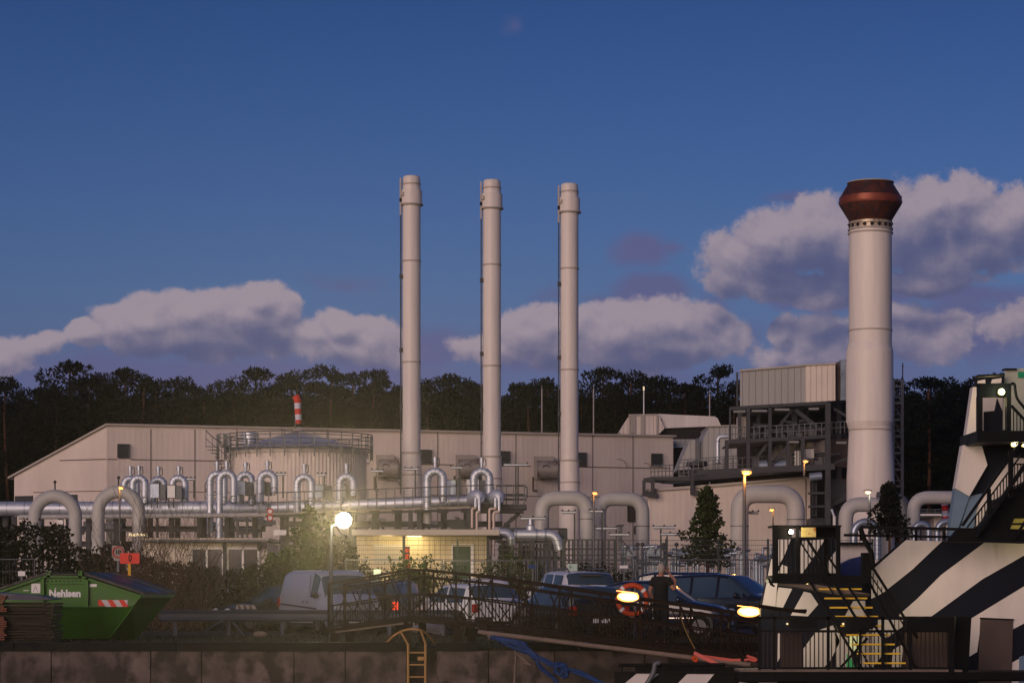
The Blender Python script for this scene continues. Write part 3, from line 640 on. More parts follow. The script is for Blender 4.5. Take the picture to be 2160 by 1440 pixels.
m.build('vent_holes', M['dark'], t)
m = MB(); m.lathe(cx, D, [(43.5*s,z(468)),(65*s,z(433))], 64, cap=False); m.lathe(cx, D, [(64.5*s,z(417)),(47*s,z(388)),(49*s,z(387)),(49*s,z(385.5)),(44*s,z(386)),(44*s,z(400))], 64, cap=False); m.build('cap', M['copper'], t)
m = MB(); m.lathe(cx, D, [(65*s,z(433)),(66*s,z(430)),(65.5*s,z(417))], 64, cap=False); m.lathe(cx, D, [(65*s,z(429.5)),(67*s,z(429)),(67*s,z(428)),(65*s,z(427.5))], 64, cap=False); m.build('cap_band', M['copperband'], t)
m = MB(); m.lathe(cx, D, [(44*s,z(386)),(47*s,z(384.5)),(49.2*s,z(385.3)),(49.2*s,z(387))], 64, cap=False); m.build('cap_rim', M['trim'], t)
# ------------------------------------------------------------ round tank
D = 136.0; s = D/5000; cx = X(617, D); r = 147*s; z = lambda y: Z(y, D); yc = D+r
t = thing('storage_tank', 'round ribbed cream tank with blue conical roof and ring walkway', 'tank', (cx, yc, 0))
m = MB(); n = 220; prof = [0, z(953)]; 
vs = []
for zz in prof:
    for j in range(n): a = 2*math.pi*j/n; rr = r - (.03 if j % 2 else 0); vs.append((cx+rr*math.cos(a), yc+rr*math.sin(a), zz))
m.add(vs, [(j,(j+1)%n,n+(j+1)%n,n+j) for j in range(n)]); m.build('shell', M['clad'], t)
m = MB(); m.lathe(cx, yc, [(r-.02,z(953)),(r+.07,z(953)),(r+.07,z(944)),(r-.05,z(943))], 96, cap=False); m.build('rim_band', M['trim'], t)
m = MB(); m.lathe(cx, yc, [(r,z(943)),(r*.55,Z(925,yc-r*.55)),(.25,Z(910,yc))], 72, cap=False); m.build('roof', M['roofblue'], t)
m = MB()
for k in range(36):
    a = 2*math.pi*k/36; m.beam((cx+r*math.cos(a),yc+r*math.sin(a),z(942.5)),(cx+.3*math.cos(a),yc+.3*math.sin(a),Z(909.5,yc)),.05,.04)
m.build('roof_ribs', M['trim'], t)
m = MB(); m.lathe(cx, yc, [(.35,Z(911,yc)),(.35,Z(906,yc)),(.2,Z(904,yc)),(0.01,Z(903,yc))], 16); m.build('roof_vent', M['trim'], t)
m = MB(); R1 = r+.35
for zz, w_ in ((z(941),.10),(z(934),.06),(z(924),.045),(z(915),.045),(z(909),.06)):
    ring = [(cx+R1*math.cos(2*math.pi*j/60), yc+R1*math.sin(2*math.pi*j/60), zz) for j in range(60)]; m.tube(ring, w_*.6, 5, closed=True)
for k in range(32):
    a = 2*math.pi*(k+.5)/32; p = (cx+R1*math.cos(a), yc+R1*math.sin(a)); m.beam((*p,z(962)),(*p,z(909)),.07)
m.build('ring_walkway', M['galv'], t)
m = MB(); hs = X(455,D-.2)
m.box(X(455,D),X(475,D),D+2.0,D+3.2,z(937),z(935)); 
for px in (455,463,470): m.beam((X(px,D),D+2.0,z(937)),(X(px,D),D+2.0,z(910)),.06)
for yy in (910,918,927): m.beam((X(453,D),D+2.0,z(yy)),(X(476,D),D+2.0,z(yy)),.05)
m.build('landing', M['galv'], t)
m = MB(); sx, sy = X(449,D), D+2.3; m.beam((sx,sy,0),(sx,sy,z(910)),.14)
for k in range(40):
    a = -2.6+k*.36; zz = z(937)-k*.20
    if zz < 2: break
    p0 = Vector((sx,sy,zz)); p1 = p0+Vector((math.cos(a)*.75,math.sin(a)*.75,0)); m.beam(p0,p1,.24,.03)
    if k % 2 == 0: m.beam(p1,p1+Vector((0,0,.95)),.03)
hp = [Vector((sx+math.cos(-2.6+k*.12)*.75, sy+math.sin(-2.6+k*.12)*.75, z(937)+.95-k*.0667)) for k in range(110)]
m.tube(hp,.03,4,caps=False); m.tube([q-Vector((0,0,.45)) for q in hp],.02,4,caps=False)
m.build('spiral_stair', M['galv'], t)
t = thing('roof_drum', 'short metal drum standing behind the tank rail on its left', 'drum', (X(530,150), 149.2, 12.0))
MB().lathe(X(530,150), 149.2, [(.55,Z(929,150)-.6),(.55,Z(915,150)),(.45,Z(914,150))], 24).build('shell', M['silver'], t)
MB().lathe(X(530,150), 149.2, [(.56,Z(920,150)),(.6,Z(920,150)),(.6,Z(921,150)),(.56,Z(921,150))], 24, cap=False).build('hoop', M['trim'], t)

def windsock(px, ytop, ybot, D, label, base=0):
    t = thing('windsock', label, 'windsock', (X(px-4,D), D, base)); s = D/5000
    m = MB(); m.tube([(X(px-4,D),D,base),(X(px-4,D),D,Z(ytop,D)+.1)],.04,6); m.build('pole', M['galv'], t)
    n = 5; 
    pts = [(px-6,ytop+5),(px,ytop),(px+1,ytop+8),(px+1,ytop+20),(px+2,ytop+32),(px+2.5,ytop+44),(px+3,ybot)]
    path = [P(a,b,D-.1) for a,b in pts]
    rad = [7*s,8*s,7.5*s,7*s,7*s,6.8*s,6*s]
    # five coloured bands along the drooping sleeve
    fine = []; fr = []
    for i in range(len(path)-1):
        for k in range(4): fine.append(path[i].lerp(path[i+1],k/4)); fr.append(rad[i]*(1-k/4)+rad[i+1]*k/4)
    fine.append(path[-1]); fr.append(rad[-1]); m = MB(); L = len(fine)
    seg = [0, int(L*.36), int(L*.52), int(L*.68), int(L*.84), L-1]
    for b in range(5):
        a0,a1 = seg[b],seg[b+1]; m.tube(fine[a0:a1+1], [q*(1+.06*math.sin(i*2.1)) for i,q in enumerate(fr[a0:a1+1])], 14, b % 2, caps=(b in (0,4)))
    m.build('sock', [M['red'], MAT('sock_white',(.62,.62,.72),.8,var=.06)], t); return t
windsock(627, 839, 893, 152, 'red and white windsock hanging on a pole above the hall roof')
windsock(1992, 1042, 1097, 118, 'red and white windsock hanging beside the ship')
for px,y0,D_,lab in ((1143,812,166,'thin lightning mast left of the third slim chimney'),(1252,812,166,'thin lightning mast right of the third slim chimney'),(1358,815,168,'white tipped mast rising above the filter house'),(1497,822,168,'thin lightning mast by the right end of the filter house')):
    t = thing('lightning_mast', lab, 'mast', (X(px,D_),D_,0), 'thin masts behind the hall roof'); MB().tube([(X(px,D_),D_,0),(X(px,D_),D_,Z(y0+8,D_))],[.07,.045],6).build('pole', M['trim'] if px!=1358 else M['white'], t)
    MB().tube([(X(px,D_),D_,Z(y0+8,D_)),(X(px,D_),D_,Z(y0,D_))],.06 if px==1358 else .02,6).build('tip', M['lampd'] if px==1358 else M['trim'], t)
# ------------------------------------------------------------ silver pipework
t = thing('header_pipe', 'very long silver lagged header pipe running below the goosenecks', 'pipe', (X(500,125),125,0))
path = [P(-30,1072.5,124),P(200,1072.5,124),P(420,1072,124),P(548,1071.5,124)]
m = MB(); m.tube(path, 15.5*124/5000, 28); m.tube([P(548,1071.5,124),P(572,1071,123.5)],[.384,.33],28,caps=False); m.tube([P(572,1071,123.5),P(700,1067,123),P(850,1061,122),P(1060,1052,121)], .31, 28)
m.build('lagging', M['silver'], t)
m = MB(); k = -25
for px in range(-20,1050,37):
    if px < 548: c = P(px,1072.3,124); rr=.384
    else:
        f = (px-572)/488; c = P(px,1071-19*f,123.5-2.5*f); rr=.335 if px>572 else .37
    m.tube([c-Vector((.015,0,0)),c+Vector((.015,0,0))], rr+.012, 28)
m.build('seam_band', M['silverblue'], t); t.children[-1]['kind'] = 'stuff'
t = thing('support_pipe', 'thin grey pipe running level under the silver header pipe', 'pipe', (X(300,120),120,0))
MB().tube([P(40,1090,120),P(560,1085.5,120),P(640,1085,120)], .125, 12).build('pipe', M['buff'], t)
m = MB()
for px in (80,200,330,440,520,620): m.beam((X(px,120),120.3,0),(X(px,120),120.3,Z(1087,120)),.12)
m.build('stanchion', M['dsteel'], t); mark_last(t)
t = thing('pipe_rack', 'dark steel trestle rack carrying the header pipe', 'pipe rack', (X(500,126),126,0))
m = MB()
for px in list(range(20,560,58))+list(range(600,1060,48)):
    top = Z(1087,126) if px < 560 else Z(1086-(px-560)*.02,126)
    m.beam((X(px,126),125.0,0),(X(px,126),125.0,top),.26); m.beam((X(px,126),127.2,0),(X(px,126),127.2,top),.26); m.beam((X(px-11,126),125,top),(X(px+11,126),125,top),.2)
m.build('post', M['dsteel'], t); mark_last(t)
m = MB()
for a,b,y in ((0,560,1118),(0,560,1150),(600,1060,1108),(600,1060,1140)): m.beam(P(a,y,125),P(b,y,125),.14); m.beam(P(a,y-6,127),P(b,y-6,127),.16)
for px in range(600,1020,96): m.beam(P(px,1090,125),P(px+48,1160,125),.1); m.beam(P(px+96,1090,125.1),P(px+48,1160,125.1),.1)
m.build('cross_beam', M['dsteel'], t); mark_last(t)
m = MB()
for i in range(26):
    r = random.Random(i); px = r.choice([r.uniform(20,240),r.uniform(430,560),r.uniform(740,1040)]); y0=r.uniform(1095,1150); m.tube([P(px,y0,126.4),P(px+r.uniform(15,50),y0+r.uniform(-2,2),126.4)], r.uniform(.08,.2), 8); m.tube([P(px+8,y0,126.4),P(px+8,1200,126.4)],.09,6)
m.build('small_pipework', M['buff'], t); mark_last(t)

def gooseneck(c, hw, top, vent, yl, yr, D, label, rpx=6.6, front=True):
    s = D/5000; rr = rpx*s; cx = X(c,D); zt = Z(top,D)-rr; sp = (hw-rpx)*s
    t = thing('gooseneck_pipe', label, 'pipe', (cx,D,0), 'silver goosenecks on the header pipe')
    a = [Vector((cx-sp,D,Z(yl,D)))] + [Vector((cx+sp*math.cos(x),D,zt-sp+sp*math.sin(x))) for x in (math.pi*(1-i/12) for i in range(13))] + [Vector((cx+sp,D,Z(yr,D)))]
    m = MB(); m.tube(a, rr, 20); m.build('bend', M['silver'], t)
    m = MB()
    for i in range(1,13,2):
        p, q = a[i], a[i+1]; d = (q-p).normalized(); m.tube([p-d*.015,p+d*.015], rr+.01, 20)
    for y_ in range(int(top)+30, int(yl), 22): 
        p = Vector((cx-sp,D,Z(y_,D))); m.tube([p,p+Vector((0,0,.03))], rr+.012, 20)
    m.build('seam_band', M['silverblue'], t); mark_last(t)
    m = MB(); zv = Z(vent,D); m.lathe(cx,D,[(.07,zt),(.075,zt+rr+.04),(.085,zv-.25),(.11,zv-.25),(.11,zv),(.09,zv+.01)],12); m.build('vent', M['silver'], t)
    m = MB(); m.tube([(cx+.1,D-.05,zv-.05),(cx+.2,D-.05,zv-.06),(cx+.22,D-.05,zv-.4),(cx+.1,D-.05,zt+rr)],.025,5); m.tube([(cx-.14,D-.05,zv-.15),(cx+.14,D-.05,zv-.15)],.02,5)
    m.build('vent_lever', M['dsteel'], t)
    if front:
        m = MB(); p = Vector((cx+sp,D-rr-.04,Z(yr,D)+.1)); m.tube([p+Vector((math.cos(k*math.pi/6)*.2,0,math.sin(k*math.pi/6)*.2)) for k in range(12)],.02,4,closed=True); m.beam(p,p+Vector((0,.2,0)),.05); m.build('hand_wheel', M['dsteel'], t)
    return t
GN = [(275,20,1002,983,1062,1050,125.2,'rearmost silver gooseneck, partly hidden at the left end of the row',7),
 (293,20.5,1000,982,1062,1060,123.6,'silver gooseneck in front of the leftmost one, above the bare shrub',7.6),
 (334,19.5,1003,984,1062,1055,124.8,'third silver gooseneck from the left, beside a pale cabinet',7.4),
 (377,21,1000,983,1050,1062,124.2,'fourth silver gooseneck from the left, left of the spiral stair',7.6),
 (458,22,992,973,1125,1060,121.6,'silver gooseneck with long leg, left one of the close pair',7.2),
 (478,22.5,990,972,1142,1058,120.2,'silver gooseneck with long leg, right one of the close pair',7.4),
 (518,20.5,993,975,1058,1062,123.8,'silver gooseneck before the left edge of the round tank',7.4),
 (564,23,990,972,1058,1040,122.8,'silver gooseneck with hand valve before the middle of the tank',8),
 (642,23,998,978,1082,1062,121,'silver gooseneck left of the bright floodlight before the tank',7.8),
 (731,22,997,978,1060,1045,122.5,'silver gooseneck directly above the bright floodlight',7.6),
 (918,25.5,985,964,1104,1056,119.5,'silver gooseneck with thick base, right of the first slim chimney',8.6),
 (1016,25,985,965,1056,1056,120,'silver gooseneck at the foot of the middle slim chimney',8.4)]
for g_ in GN: gooseneck(*g_[:8], rpx=g_[8])
m = MB(); D = 119.5; c_ = X(900,D); m.lathe(c_, D, [(10.2*D/5000,Z(1104,D)),(10.2*D/5000,Z(1078,D)),(8*D/5000,Z(1076,D))], 20); m.build('pipe_base', M['buff'], tag=None) if False else m.build('pipe_sleeve', M['buff'], label='thick buff sleeve at the foot of the gooseneck by the first chimney', cat='pipe sleeve')
for i,(x0,x1,y0,y1,dk,lab) in enumerate(((317,335,1020,1049,0,'grey cabinet between the second and third goosenecks'),(353,369,1023,1049,0,'pale cabinet left of the fourth gooseneck'),(494,517,1015,1042,0,'grey cabinet right of the close gooseneck pair'),
   (536,558,1015,1042,0,'white cabinet under the gooseneck at the tank middle'),(662,685,1023,1049,0,'grey cabinet left of the gooseneck above the floodlight'),(707,729,1023,1049,0,'white cabinet above the floodlight'),(943,961,1012,1043,0,'grey cabinet right of the gooseneck by the first chimney'),(984,1010,1011,1043,0,'white cabinet at the foot of the middle chimney'))):
    D = 123.2; t = thing('valve_cabinet', lab, 'cabinet', (X((x0+x1)/2,D),D,Z(y1,D)), 'cabinets between the goosenecks')
    MB().pxbox(x0,x1,y0,y1,D,.5).build('box', M['white'] if i in (3,5,7,1) else M['silverblue'], t)
    MB().pxbox(x0-1,x1+1,y0-1.5,y0,D-.03,.56).build('hood', M['galv'], t)
    MB().pxbox(x1,x1+14,y0+1,y1+3,D+.1,.45).build('side_box', M['galv'], t)
    m = MB(); m.beam(P(x0+3,y1,D+.2),P(x0+3,y1+22,D+.2),.06); m.beam(P(x1-3,y1,D+.2),P(x1-3,y1+22,D+.2),.06); m.build('legs', M['dsteel'], t)

# walkway along the header pipe
t = thing('pipe_walkway', 'long steel walkway with railings beside the header pipe', 'walkway', (X(830,120),120,0))
D = 118.5
def wy(px): return 1084 - (px-545)*.036
m = MB(); 
for a,b in ((545,760),(760,960),(960,1044)): m.beam(P(a,wy(a),D),P(b,wy(b),D),.05,.05)
m.build('deck_edge', MAT('pale_edge',(.35,.30,.20),.6,var=.2), t)
m = MB(); m.prism([P(560,wy(560)+6,D+.4),P(980,wy(980)+9,D+.4),P(980,wy(980)+4,D+.4),P(560,wy(560)+2,D+.4)],[P(560,wy(560)+6,D+1.6),P(980,wy(980)+9,D+1.6),P(980,wy(980)+4,D+1.6),P(560,wy(560)+2,D+1.6)])
m.pxbox(992,1111,1063,1073,D-.3,1.9); m.pxbox(1000,1105,1073,1080,D-.1,1.6); m.build('deck', M['dsteel'], t)
m = MB()
for px in range(548,1044,19):
    m.beam(P(px,wy(px),D),P(px,wy(px)-44+ (px-548)*.008,D),.05)
for k in (44,24): 
    m.tube([P(548,wy(548)-k,D),P(760,wy(760)-k,D),P(1044,wy(1044)-k,D)],.03,5,caps=False)
for yb in (0,1.2):
    for px in (1048,1060,1068,1083,1092,1106): m.beam(P(px,1063,D+yb),P(px,1023+(yb*1.5),D+yb),.055)
    for yy in (1023,1042,1052): m.tube([P(1046,yy+yb,D+yb),P(1107,yy+yb,D+yb),P(1110,yy+5,D+yb)],.035,5)
m.tube([P(1107,1023,D),P(1112,1028,D),P(1112,1048,D),P(1107,1054,D)],.035,5)
m.build('railing', M['galv'], t)
m = MB()
for px in (866,884,988,998): m.beam(P(px,1075,D+.6),P(px,1250+50,D+.6),.22)
m.beam(P(1096,1082,D+.5),P(1066,1107,D+.5),.18); m.beam(P(1062,1107,D+.5),P(1075,1112,D+.5),.3)
m.pxp([(935,1095),(1000,1095),(985,1118),(955,1118)],D+1.5,.4); m.beam(P(960,1090,D+.4),P(990,1120,D+.4),.1); m.beam(P(965,1090,D+.3),P(996,1120,D+.3),.08)
m.build('support_frame', M['dsteel'], t)
# double drop pipes at the end of the header
for i,(x0,lab) in enumerate(((1008,'short silver elbow with two thin drop pipes below the middle chimney'),(1050,'silver elbow with two tall pinkish drop pipes by the walkway end'))):
    D = 117.6; s=D/5000; t = thing('drop_pipes', lab, 'pipe', (X(x0,D),D,0), 'drop pipes at the header end')
    cx0 = X(x0-3,D)
    m = MB(); m.tube([P(x0-10,1051,D+.6),P(x0-3,1047,D+.1),P(x0+4,1048,D-.2),P(x0+6,1060,D-.3)],[.36,.37,.3,.12],18); m.build('elbow', M['silver'], t)
    m = MB(); m.tube([P(x0-5,1050,D-.35),P(x0-5,1068,D-.35)],.085,10); m.tube([P(x0+3,1048,D-.4),P(x0+3,1076,D-.4)],.085,10); m.build('stub', M['silver'], t)
    m = MB(); yb = 1113 if i == 0 else 1172; xs = (x0-12,x0-2) if i==0 else (x0-17.5,x0-8.5)
    m.tube(fillet([P(x0-5,1068,D-.35),P(x0-5,1071 if i==0 else 1073,D-.35),P(xs[0],1072,D-.35),P(xs[0],yb,D-.35)],.12),.075,10)
    m.tube(fillet([P(x0+3,1076,D-.4),P(x0+3,1079,D-.4),P(xs[1],1079,D-.4),P(xs[1],yb+3,D-.4)],.12),.075,10); m.build('drop_pipe', MAT('pinkish_pipe%d'%i,(.52,.42,.38),.45,metal=.3,var=.1), t)
# compact silver pipe set behind the fence
D = 108
t = thing('compressor_skid', 'silver pipework skid with domed valve behind the mesh fence', 'skid', (X(1120,D),D,0))
m = MB(); m.tube(fillet([P(1040,1124,D),P(1076,1124,D),P(1080,1150,D)],.4,6),.22,18); m.tube(fillet([P(1085,1127,D-.1),P(1172,1127,D-.1),P(1181,1160,D-.1)],.5,6),.235,18); m.build('main_pipe', M['silver'], t)
m = MB(); 
for px in (1088,1131,1150): m.tube([P(px-1.5,1127,D-.1),P(px+1.5,1127,D-.1)],.29,18)
m.build('flanges', M['silverblue'], t)
m = MB(); c_=X(1119,D); m.lathe(c_,D,[(.19,Z(1122,D)),(.19,Z(1109,D)),(.1,Z(1106,D)),(.08,Z(1095,D)),(.0,Z(1095,D))],14); m.build('valve', M['silver'], t)
m = MB(); m.pxbox(1055,1110,1112,1120,D+.8,.8); m.pxbox(1148,1196,1113,1116,D+.6,.9); m.pxbox(1178,1197,1115,1140,D+.6,.8); m.build('enclosure', M['dsteel'], t)
m = MB()
for px in (1060,1075,1100,1125,1160,1172,1190): m.beam(P(px,1140,D),P(px,1200,D),.14); 
for px in (1064,1070,1082,1096,1110,1118,1132,1140,1148,1168,1184): m.beam(P(px,1146,D+.6),P(px,1200,D+.6),.1)
for y in (1142,1158,1176): m.beam(P(1050,y,D+.2),P(1195,y,D+.2),.14)
m.pxbox(1052,1070,1148,1172,D+.4,.5); m.pxbox(1098,1128,1150,1178,D+.5,.6); m.pxbox(1150,1190,1146,1160,D+.4,.5)
m.build('frame', M['dsteel'], t)
D = 106
t = thing('yard_railing', 'blue grey steel railings and steps round the low pipe yard', 'railing', (X(1260,D),D,0))
m = MB()
for px in (1190,1200,1208,1219,1228,1238,1250,1262,1275,1284,1296): m.beam(P(px,1138,D),P(px,1205,D),.08 if px not in(1190,1238,1275) else .13)
for y in (1138,1157,1170,1181,1188): m.beam(P(1188,y,D),P(1298,y,D),.06)
for px in (1100,1110,1120): m.beam(P(px,1138,D+.5),P(px,1180,D+.5),.06)
m.build('rails', M['dsteel'], t)
m = MB()
for k in range(6): m.box(X(1300+k*5,D),X(1312+k*5,D),D,D+.8,Z(1160+k*8,D),Z(1158+k*8,D))
m.beam(P(1298,1138,D),P(1335,1170,D),.05); m.tube([P(1298,1138,D),P(1310,1136,D),P(1318,1146,D),P(1335,1170,D)],.03,5)
m.build('steps', M['galv'], t)
t = thing('ground_pipework', 'low clutter of small valves and pipes behind the fence', 'pipework', (X(1400,108),108,0))
m = MB(); r = random.Random(9)
for i in range(60):
    px = r.uniform(1310,1640); y = r.uniform(1150,1196); m.tube([P(px,y,107+r.random()),P(px+r.uniform(8,40),y+r.uniform(-3,3),107+r.random())], r.uniform(.04,.11), 7); m.tube([P(px,y,107.5),P(px,1215,107.5)],.06,6)
for px in (1330,1372,1392,1438,1452,1470): m.pxp([(px-9,1172),(px+11,1172),(px+2,1153),(px-6,1160)],106.6,.6)
m.build('valves', M['silverblue'], t); mark_last(t)
m = MB()
for px in (1345,1355,1400,1427,1495,1520): m.tube([P(px,1152,106),P(px,1215,106)],.03,5); m.sph(P(px,1148,106),.1,8)
m.build('vent_posts', M['dsteel'], t); mark_last(t)
t = thing('grey_column', 'short grey steel column beside the twin strip lights', 'column', (X(1309,112),112,0)); MB().pxbox(1305,1313.5,1108,1160,112,.3).build('shaft', M['galv'], t); MB().pxbox(1303,1316,1106,1109,111.9,.5).build('cap', M['dsteel'], t)
# ------------------------------------------------------------ buff loops
def loop(pts, rpx, D, label, rad=34, flange=None):
    s=D/5000; t = thing('pipe_loop', label, 'pipe', (X(sum(p[0] for p in pts)/len(pts),D),D,0), 'large buff pipe loops')
    m = MB(); path = fillet([P(a,b,D) for a,b in pts], rad*s, 8); m.tube(path, rpx*s, 26); m.build('pipe', M['buff'], t)
    m = MB()
    for a,b in (flange or []): 
        p = P(a,b,D); m.tube([p,p+Vector((0,0,.04))], rpx*s+.02, 26)
    if m.v: m.build('seam', M['galv'], t); mark_last(t)
    return t
loop([(1143,1215),(1143,1050.5),(1238.5,1050.5),(1238.5,1215)],15.5,114,'wide buff pipe loop right of the walkway end',32,[(1238.5,1095),(1143,1130)])
loop([(1264,1215),(1264,1052),(1355.5,1052),(1355.5,1215)],14.5,117,'wide buff pipe loop touching the lower building',32,[(1355.5,1110)])
loop([(1560,1225),(1560,1041.5),(1679,1041.5),(1679,1225)],19,112,'thickest buff pipe loop before the lower building',38,[(1679,1096),(1560,1110)])
loop([(1784,1225),(1784,1063.5),(1868,1063.5),(1868,1225)],15.5,113,'buff pipe loop at the foot of the wide chimney',32)
loop([(1927,1225),(1927,1049),(2050,1049),(2050,1225)],14,116,'buff pipe loop behind the hanging windsock',32)
def archl(c,top,hw,rpx,D,label,yb=1180):
    s=D/5000; t = thing('pipe_arch', label, 'pipe', (X(c,D),D,0), 'large round pipe arches'); k=hw-rpx; a=[P(c-k,yb,D)]+[P(c+k*math.cos(x),top+rpx+k-k*math.sin(x),D) for x in (math.pi*(1-i/16) for i in range(17))]+[P(c+k,yb,D)]
    MB().tube(a,rpx*s,26).build('pipe', M['buff'], t); m=MB(); p=P(c,top,D); m.tube([p,p+Vector((0,0,.35))],.04,6); m.sph(p+Vector((0,0,.35)),.08,8); m.build('vent', M['dsteel'], t)
archl(116,1032,57,14,110,'round grey pipe arch at the far left')
archl(250,1023,56,13.5,109,'round grey pipe arch behind the bare shrub')
D=112
for c,tp,hw,rp,lab in ((1826,1092,33,8,'small blue grey bend left of the conifer by the wide chimney'),(1944,1097,22,7,'small blue grey bend right of the conifer'),(1998,1092,28,7,'small blue grey bend behind the ship rail')):
    s=D/5000; t=thing('small_bend',lab,'pipe',(X(c,D),D,0),'small blue grey bends'); k=hw-rp
    MB().tube([P(c-k,1180,D)]+[P(c+k*math.cos(x),tp+rp+k-k*math.sin(x),D) for x in (math.pi*(1-i/12) for i in range(13))]+[P(c+k,1180,D)],rp*s,18).build('pipe',M['silverblue'],t)
    m=MB(); p=P(c-k,tp+rp+k,D); m.tube([p,p+Vector((0,0,.05))],rp*s+.05,18); m.build('flange',M['galv'],t)
t=thing('dark_elbow','dark grey pipe elbow right of the wide chimney behind the conifer','pipe',(X(1890,118),118,0)); MB().tube(fillet([P(1850,1052,118),P(1905,1052,118),P(1908,1100,118)],.6,6),.36,18).build('pipe',M['galv'],t); MB().pxbox(1885,1912,1068,1076,117.8,.4).build('clamp',M['dsteel'],t)
# ------------------------------------------------------------ lamps and strip-light posts
def strip(x0,x1,y,pole,yb,D,label,double=False,twin=False):
    t=thing('strip_light_post',label,'lamp post',(X(pole,D),D,0),'unlit strip light posts in the pipe yard')
    m=MB(); m.tube([P(x0,y,D),P(x1,y,D)],.07,8); m.build('lamp_tube',M['silver'],t)
    m=MB(); m.pxbox(x0+1,x1-1,y-3.2,y-1.6,D-.08,.16); m.build('hood',M['galv'],t)
    m=MB(); m.beam(P(pole,y+1,D+.05),P(pole,yb,D+.05),.07)
    if double: m.beam(P(pole+5,y+1,D+.05),P(pole+5,yb,D+.05),.07)
    m.build('pole',M['dsteel'],t)
    m=MB()
    for k in (0,.5,1):
        p=P(x0+(x1-x0)*k,y-4,D); m.sph(p,.05,6)
    m.build('fixing',M['dsteel'],t); mark_last(t)
for a in ((394,411,1010,409,1050,'left of the spiral stair above the header pipe'),(584,602,1000,597,1050,'before the middle of the round tank'),(670,687,1001,684,1050,'before the right half of the round tank'),(784,808,993,794,1050,'left of the leftmost slim chimney'),
          (855,882,989,876,1048,'before the leftmost slim chimney'),(951,974,986,969,1050,'between the left and middle slim chimneys')): strip(*a[:5],118,'small strip light post '+a[5])
strip(1063,1112,980,1088,1062,118.3,'wide strip light on a double post at the walkway end',True)
strip(1099,1150,1093,1124,1200,110,'wide strip light over the domed valve'); strip(1186,1213,1080,1212,1200,107,'bracket strip light left of the two loops'); strip(1244,1271,1078,1270,1200,107,'bracket strip light under the orange lamp')
strip(1257,1300,1114,1300,1200,112.5,'strip light left of the grey column'); strip(1286,1326,1127,1300,1200,106,'strip light in front of the grey column'); strip(1378,1424,1112,1394,1200,106,'double deck strip light right of the second loop'); strip(1394,1433,1126,1407,1200,104.5,'lower strip light left of the broad sapling'); strip(1576,1600,1081,1577,1200,113,'strip light inside the thickest loop')
def street_lamp(px,ytop,ybot,D,label,lit,head=1,color=(1,.33,.05),pw=40,polem='galv',hs=1.0,flip=1):
    s=D/5000; t=thing('street_lamp',label,'lamp post',(X(px,D),D,max(0,Z(ybot,D))),None)
    m=MB(); m.tube([P(px-3*flip*hs,ytop+7,D),P(px-3*flip*hs,ybot,D)],[.07*hs,.1*hs],10); m.build('pole',M[polem],t)
    p=P(px+2*flip*hs,ytop+4,D); m=MB(); m.sph((p.x,p.y,p.z+.02),.26*hs,14,0,1,.7,.42); m.tube([P(px-3*flip*hs,ytop+8,D),P(px-1*flip*hs,ytop+5,D)],.06*hs,8); m.build('lamp_head',M['trim'],t)
    m=MB(); m.sph((p.x,p.y,p.z-.06*hs),.2*hs,12,0,1,.7,.42); m.build('bulb',M[lit],t)
    if pw: l=lamp_light('lamp_glow',(p.x-.02*flip,p.y-.22,p.z-.30*hs),pw,color,.08); l.parent=t; l.location=Vector(l.location)-Vector(t['_b'])
    return t
street_lamp(1573,990,1205,100,'tall street lamp glowing orange before the thickest pipe loop','lampo',pw=110)
street_lamp(1629,1070,1205,110,'small lit street lamp seen inside the thickest pipe loop','lampo',pw=12,hs=.55,flip=-1)
street_lamp(1832,1032,1205,104,'street lamp with pale light before the wide chimney','lampd',pw=10,color=(1,.85,.6),hs=.75,flip=-1)
street_lamp(1254,1035,1205,104,'street lamp glowing orange between the two middle pipe loops','lampo',pw=14,hs=.55)
street_lamp(254,1024,1140,104,'small orange lamp glowing over the second pipe arch','lampo',pw=16,hs=.5)
street_lamp(1698,968,1003,120,'small orange lamp cluster on the lower building roof corner','lampo',pw=20,hs=.6)
# ------------------------------------------------------------ lower building
D=134
t=thing('lower_building','low cream building with slanting roof in front of the boiler house','building',(X(1540,D),D,0))
MB().pxp([(1367,1230),(1709,1230),(1709,1006),(1483,1024),(1367,1033)],D,12).build('wall',M['clad'],t)
MB().pxp([(1365,1036),(1483,1028),(1709,1007.5),(1709,1004),(1483,1022),(1365,1031)],D-.2,12.3).build('roof',M['trim'],t)
MB().beam(P(1700,1010,D-.02),P(1700,1230,D-.02),.05).build('corner_joint',M['joint'],t)
m=MB(); m.pxbox(1356,1362,1012,1040,D-.6,.5); m.pxbox(1374,1381,1012,1041,D-.6,.5); m.pxbox(1457,1464,990,1040,D-.6,.5); m.beam(P(1356,1040,D-.4),P(1385,1044,D-.4),.3); m.beam(P(1457,1038,D-.4),P(1475,1040,D-.4),.3); m.beam(P(1358,1013,D-.5),P(1375,1010,D-.5),.25)
m.build('roof_brackets',M['dsteel'],t)
t=thing('roof_platform','steel roof platform with railings on the lower building','platform',(X(1540,D),D,8)); D=135
m=MB(); m.pxp([(1372,1012),(1460,1014),(1740,992),(1740,984),(1460,1004),(1372,1006)],D,3); m.build('deck',M['dsteel'],t)
m=MB()
def prail(xa,ya,xb,yb,h,n,DD):
    for k in range(n+1):
        f=k/n; x=xa+(xb-xa)*f; y=ya+(yb-ya)*f; m.beam(P(x,y,DD),P(x,y-h,DD),.055)
    for q in (h,h*.5,2): m.beam(P(xa,ya-q,DD),P(xb,yb-q,DD),.05)
prail(1373,1007,1420,1005,25,6,D); prail(1432,1006,1700,984,30,26,D); prail(1432,1000,1700,980,30,14,D+2.8)
m.build('railing',M['galv'],t)
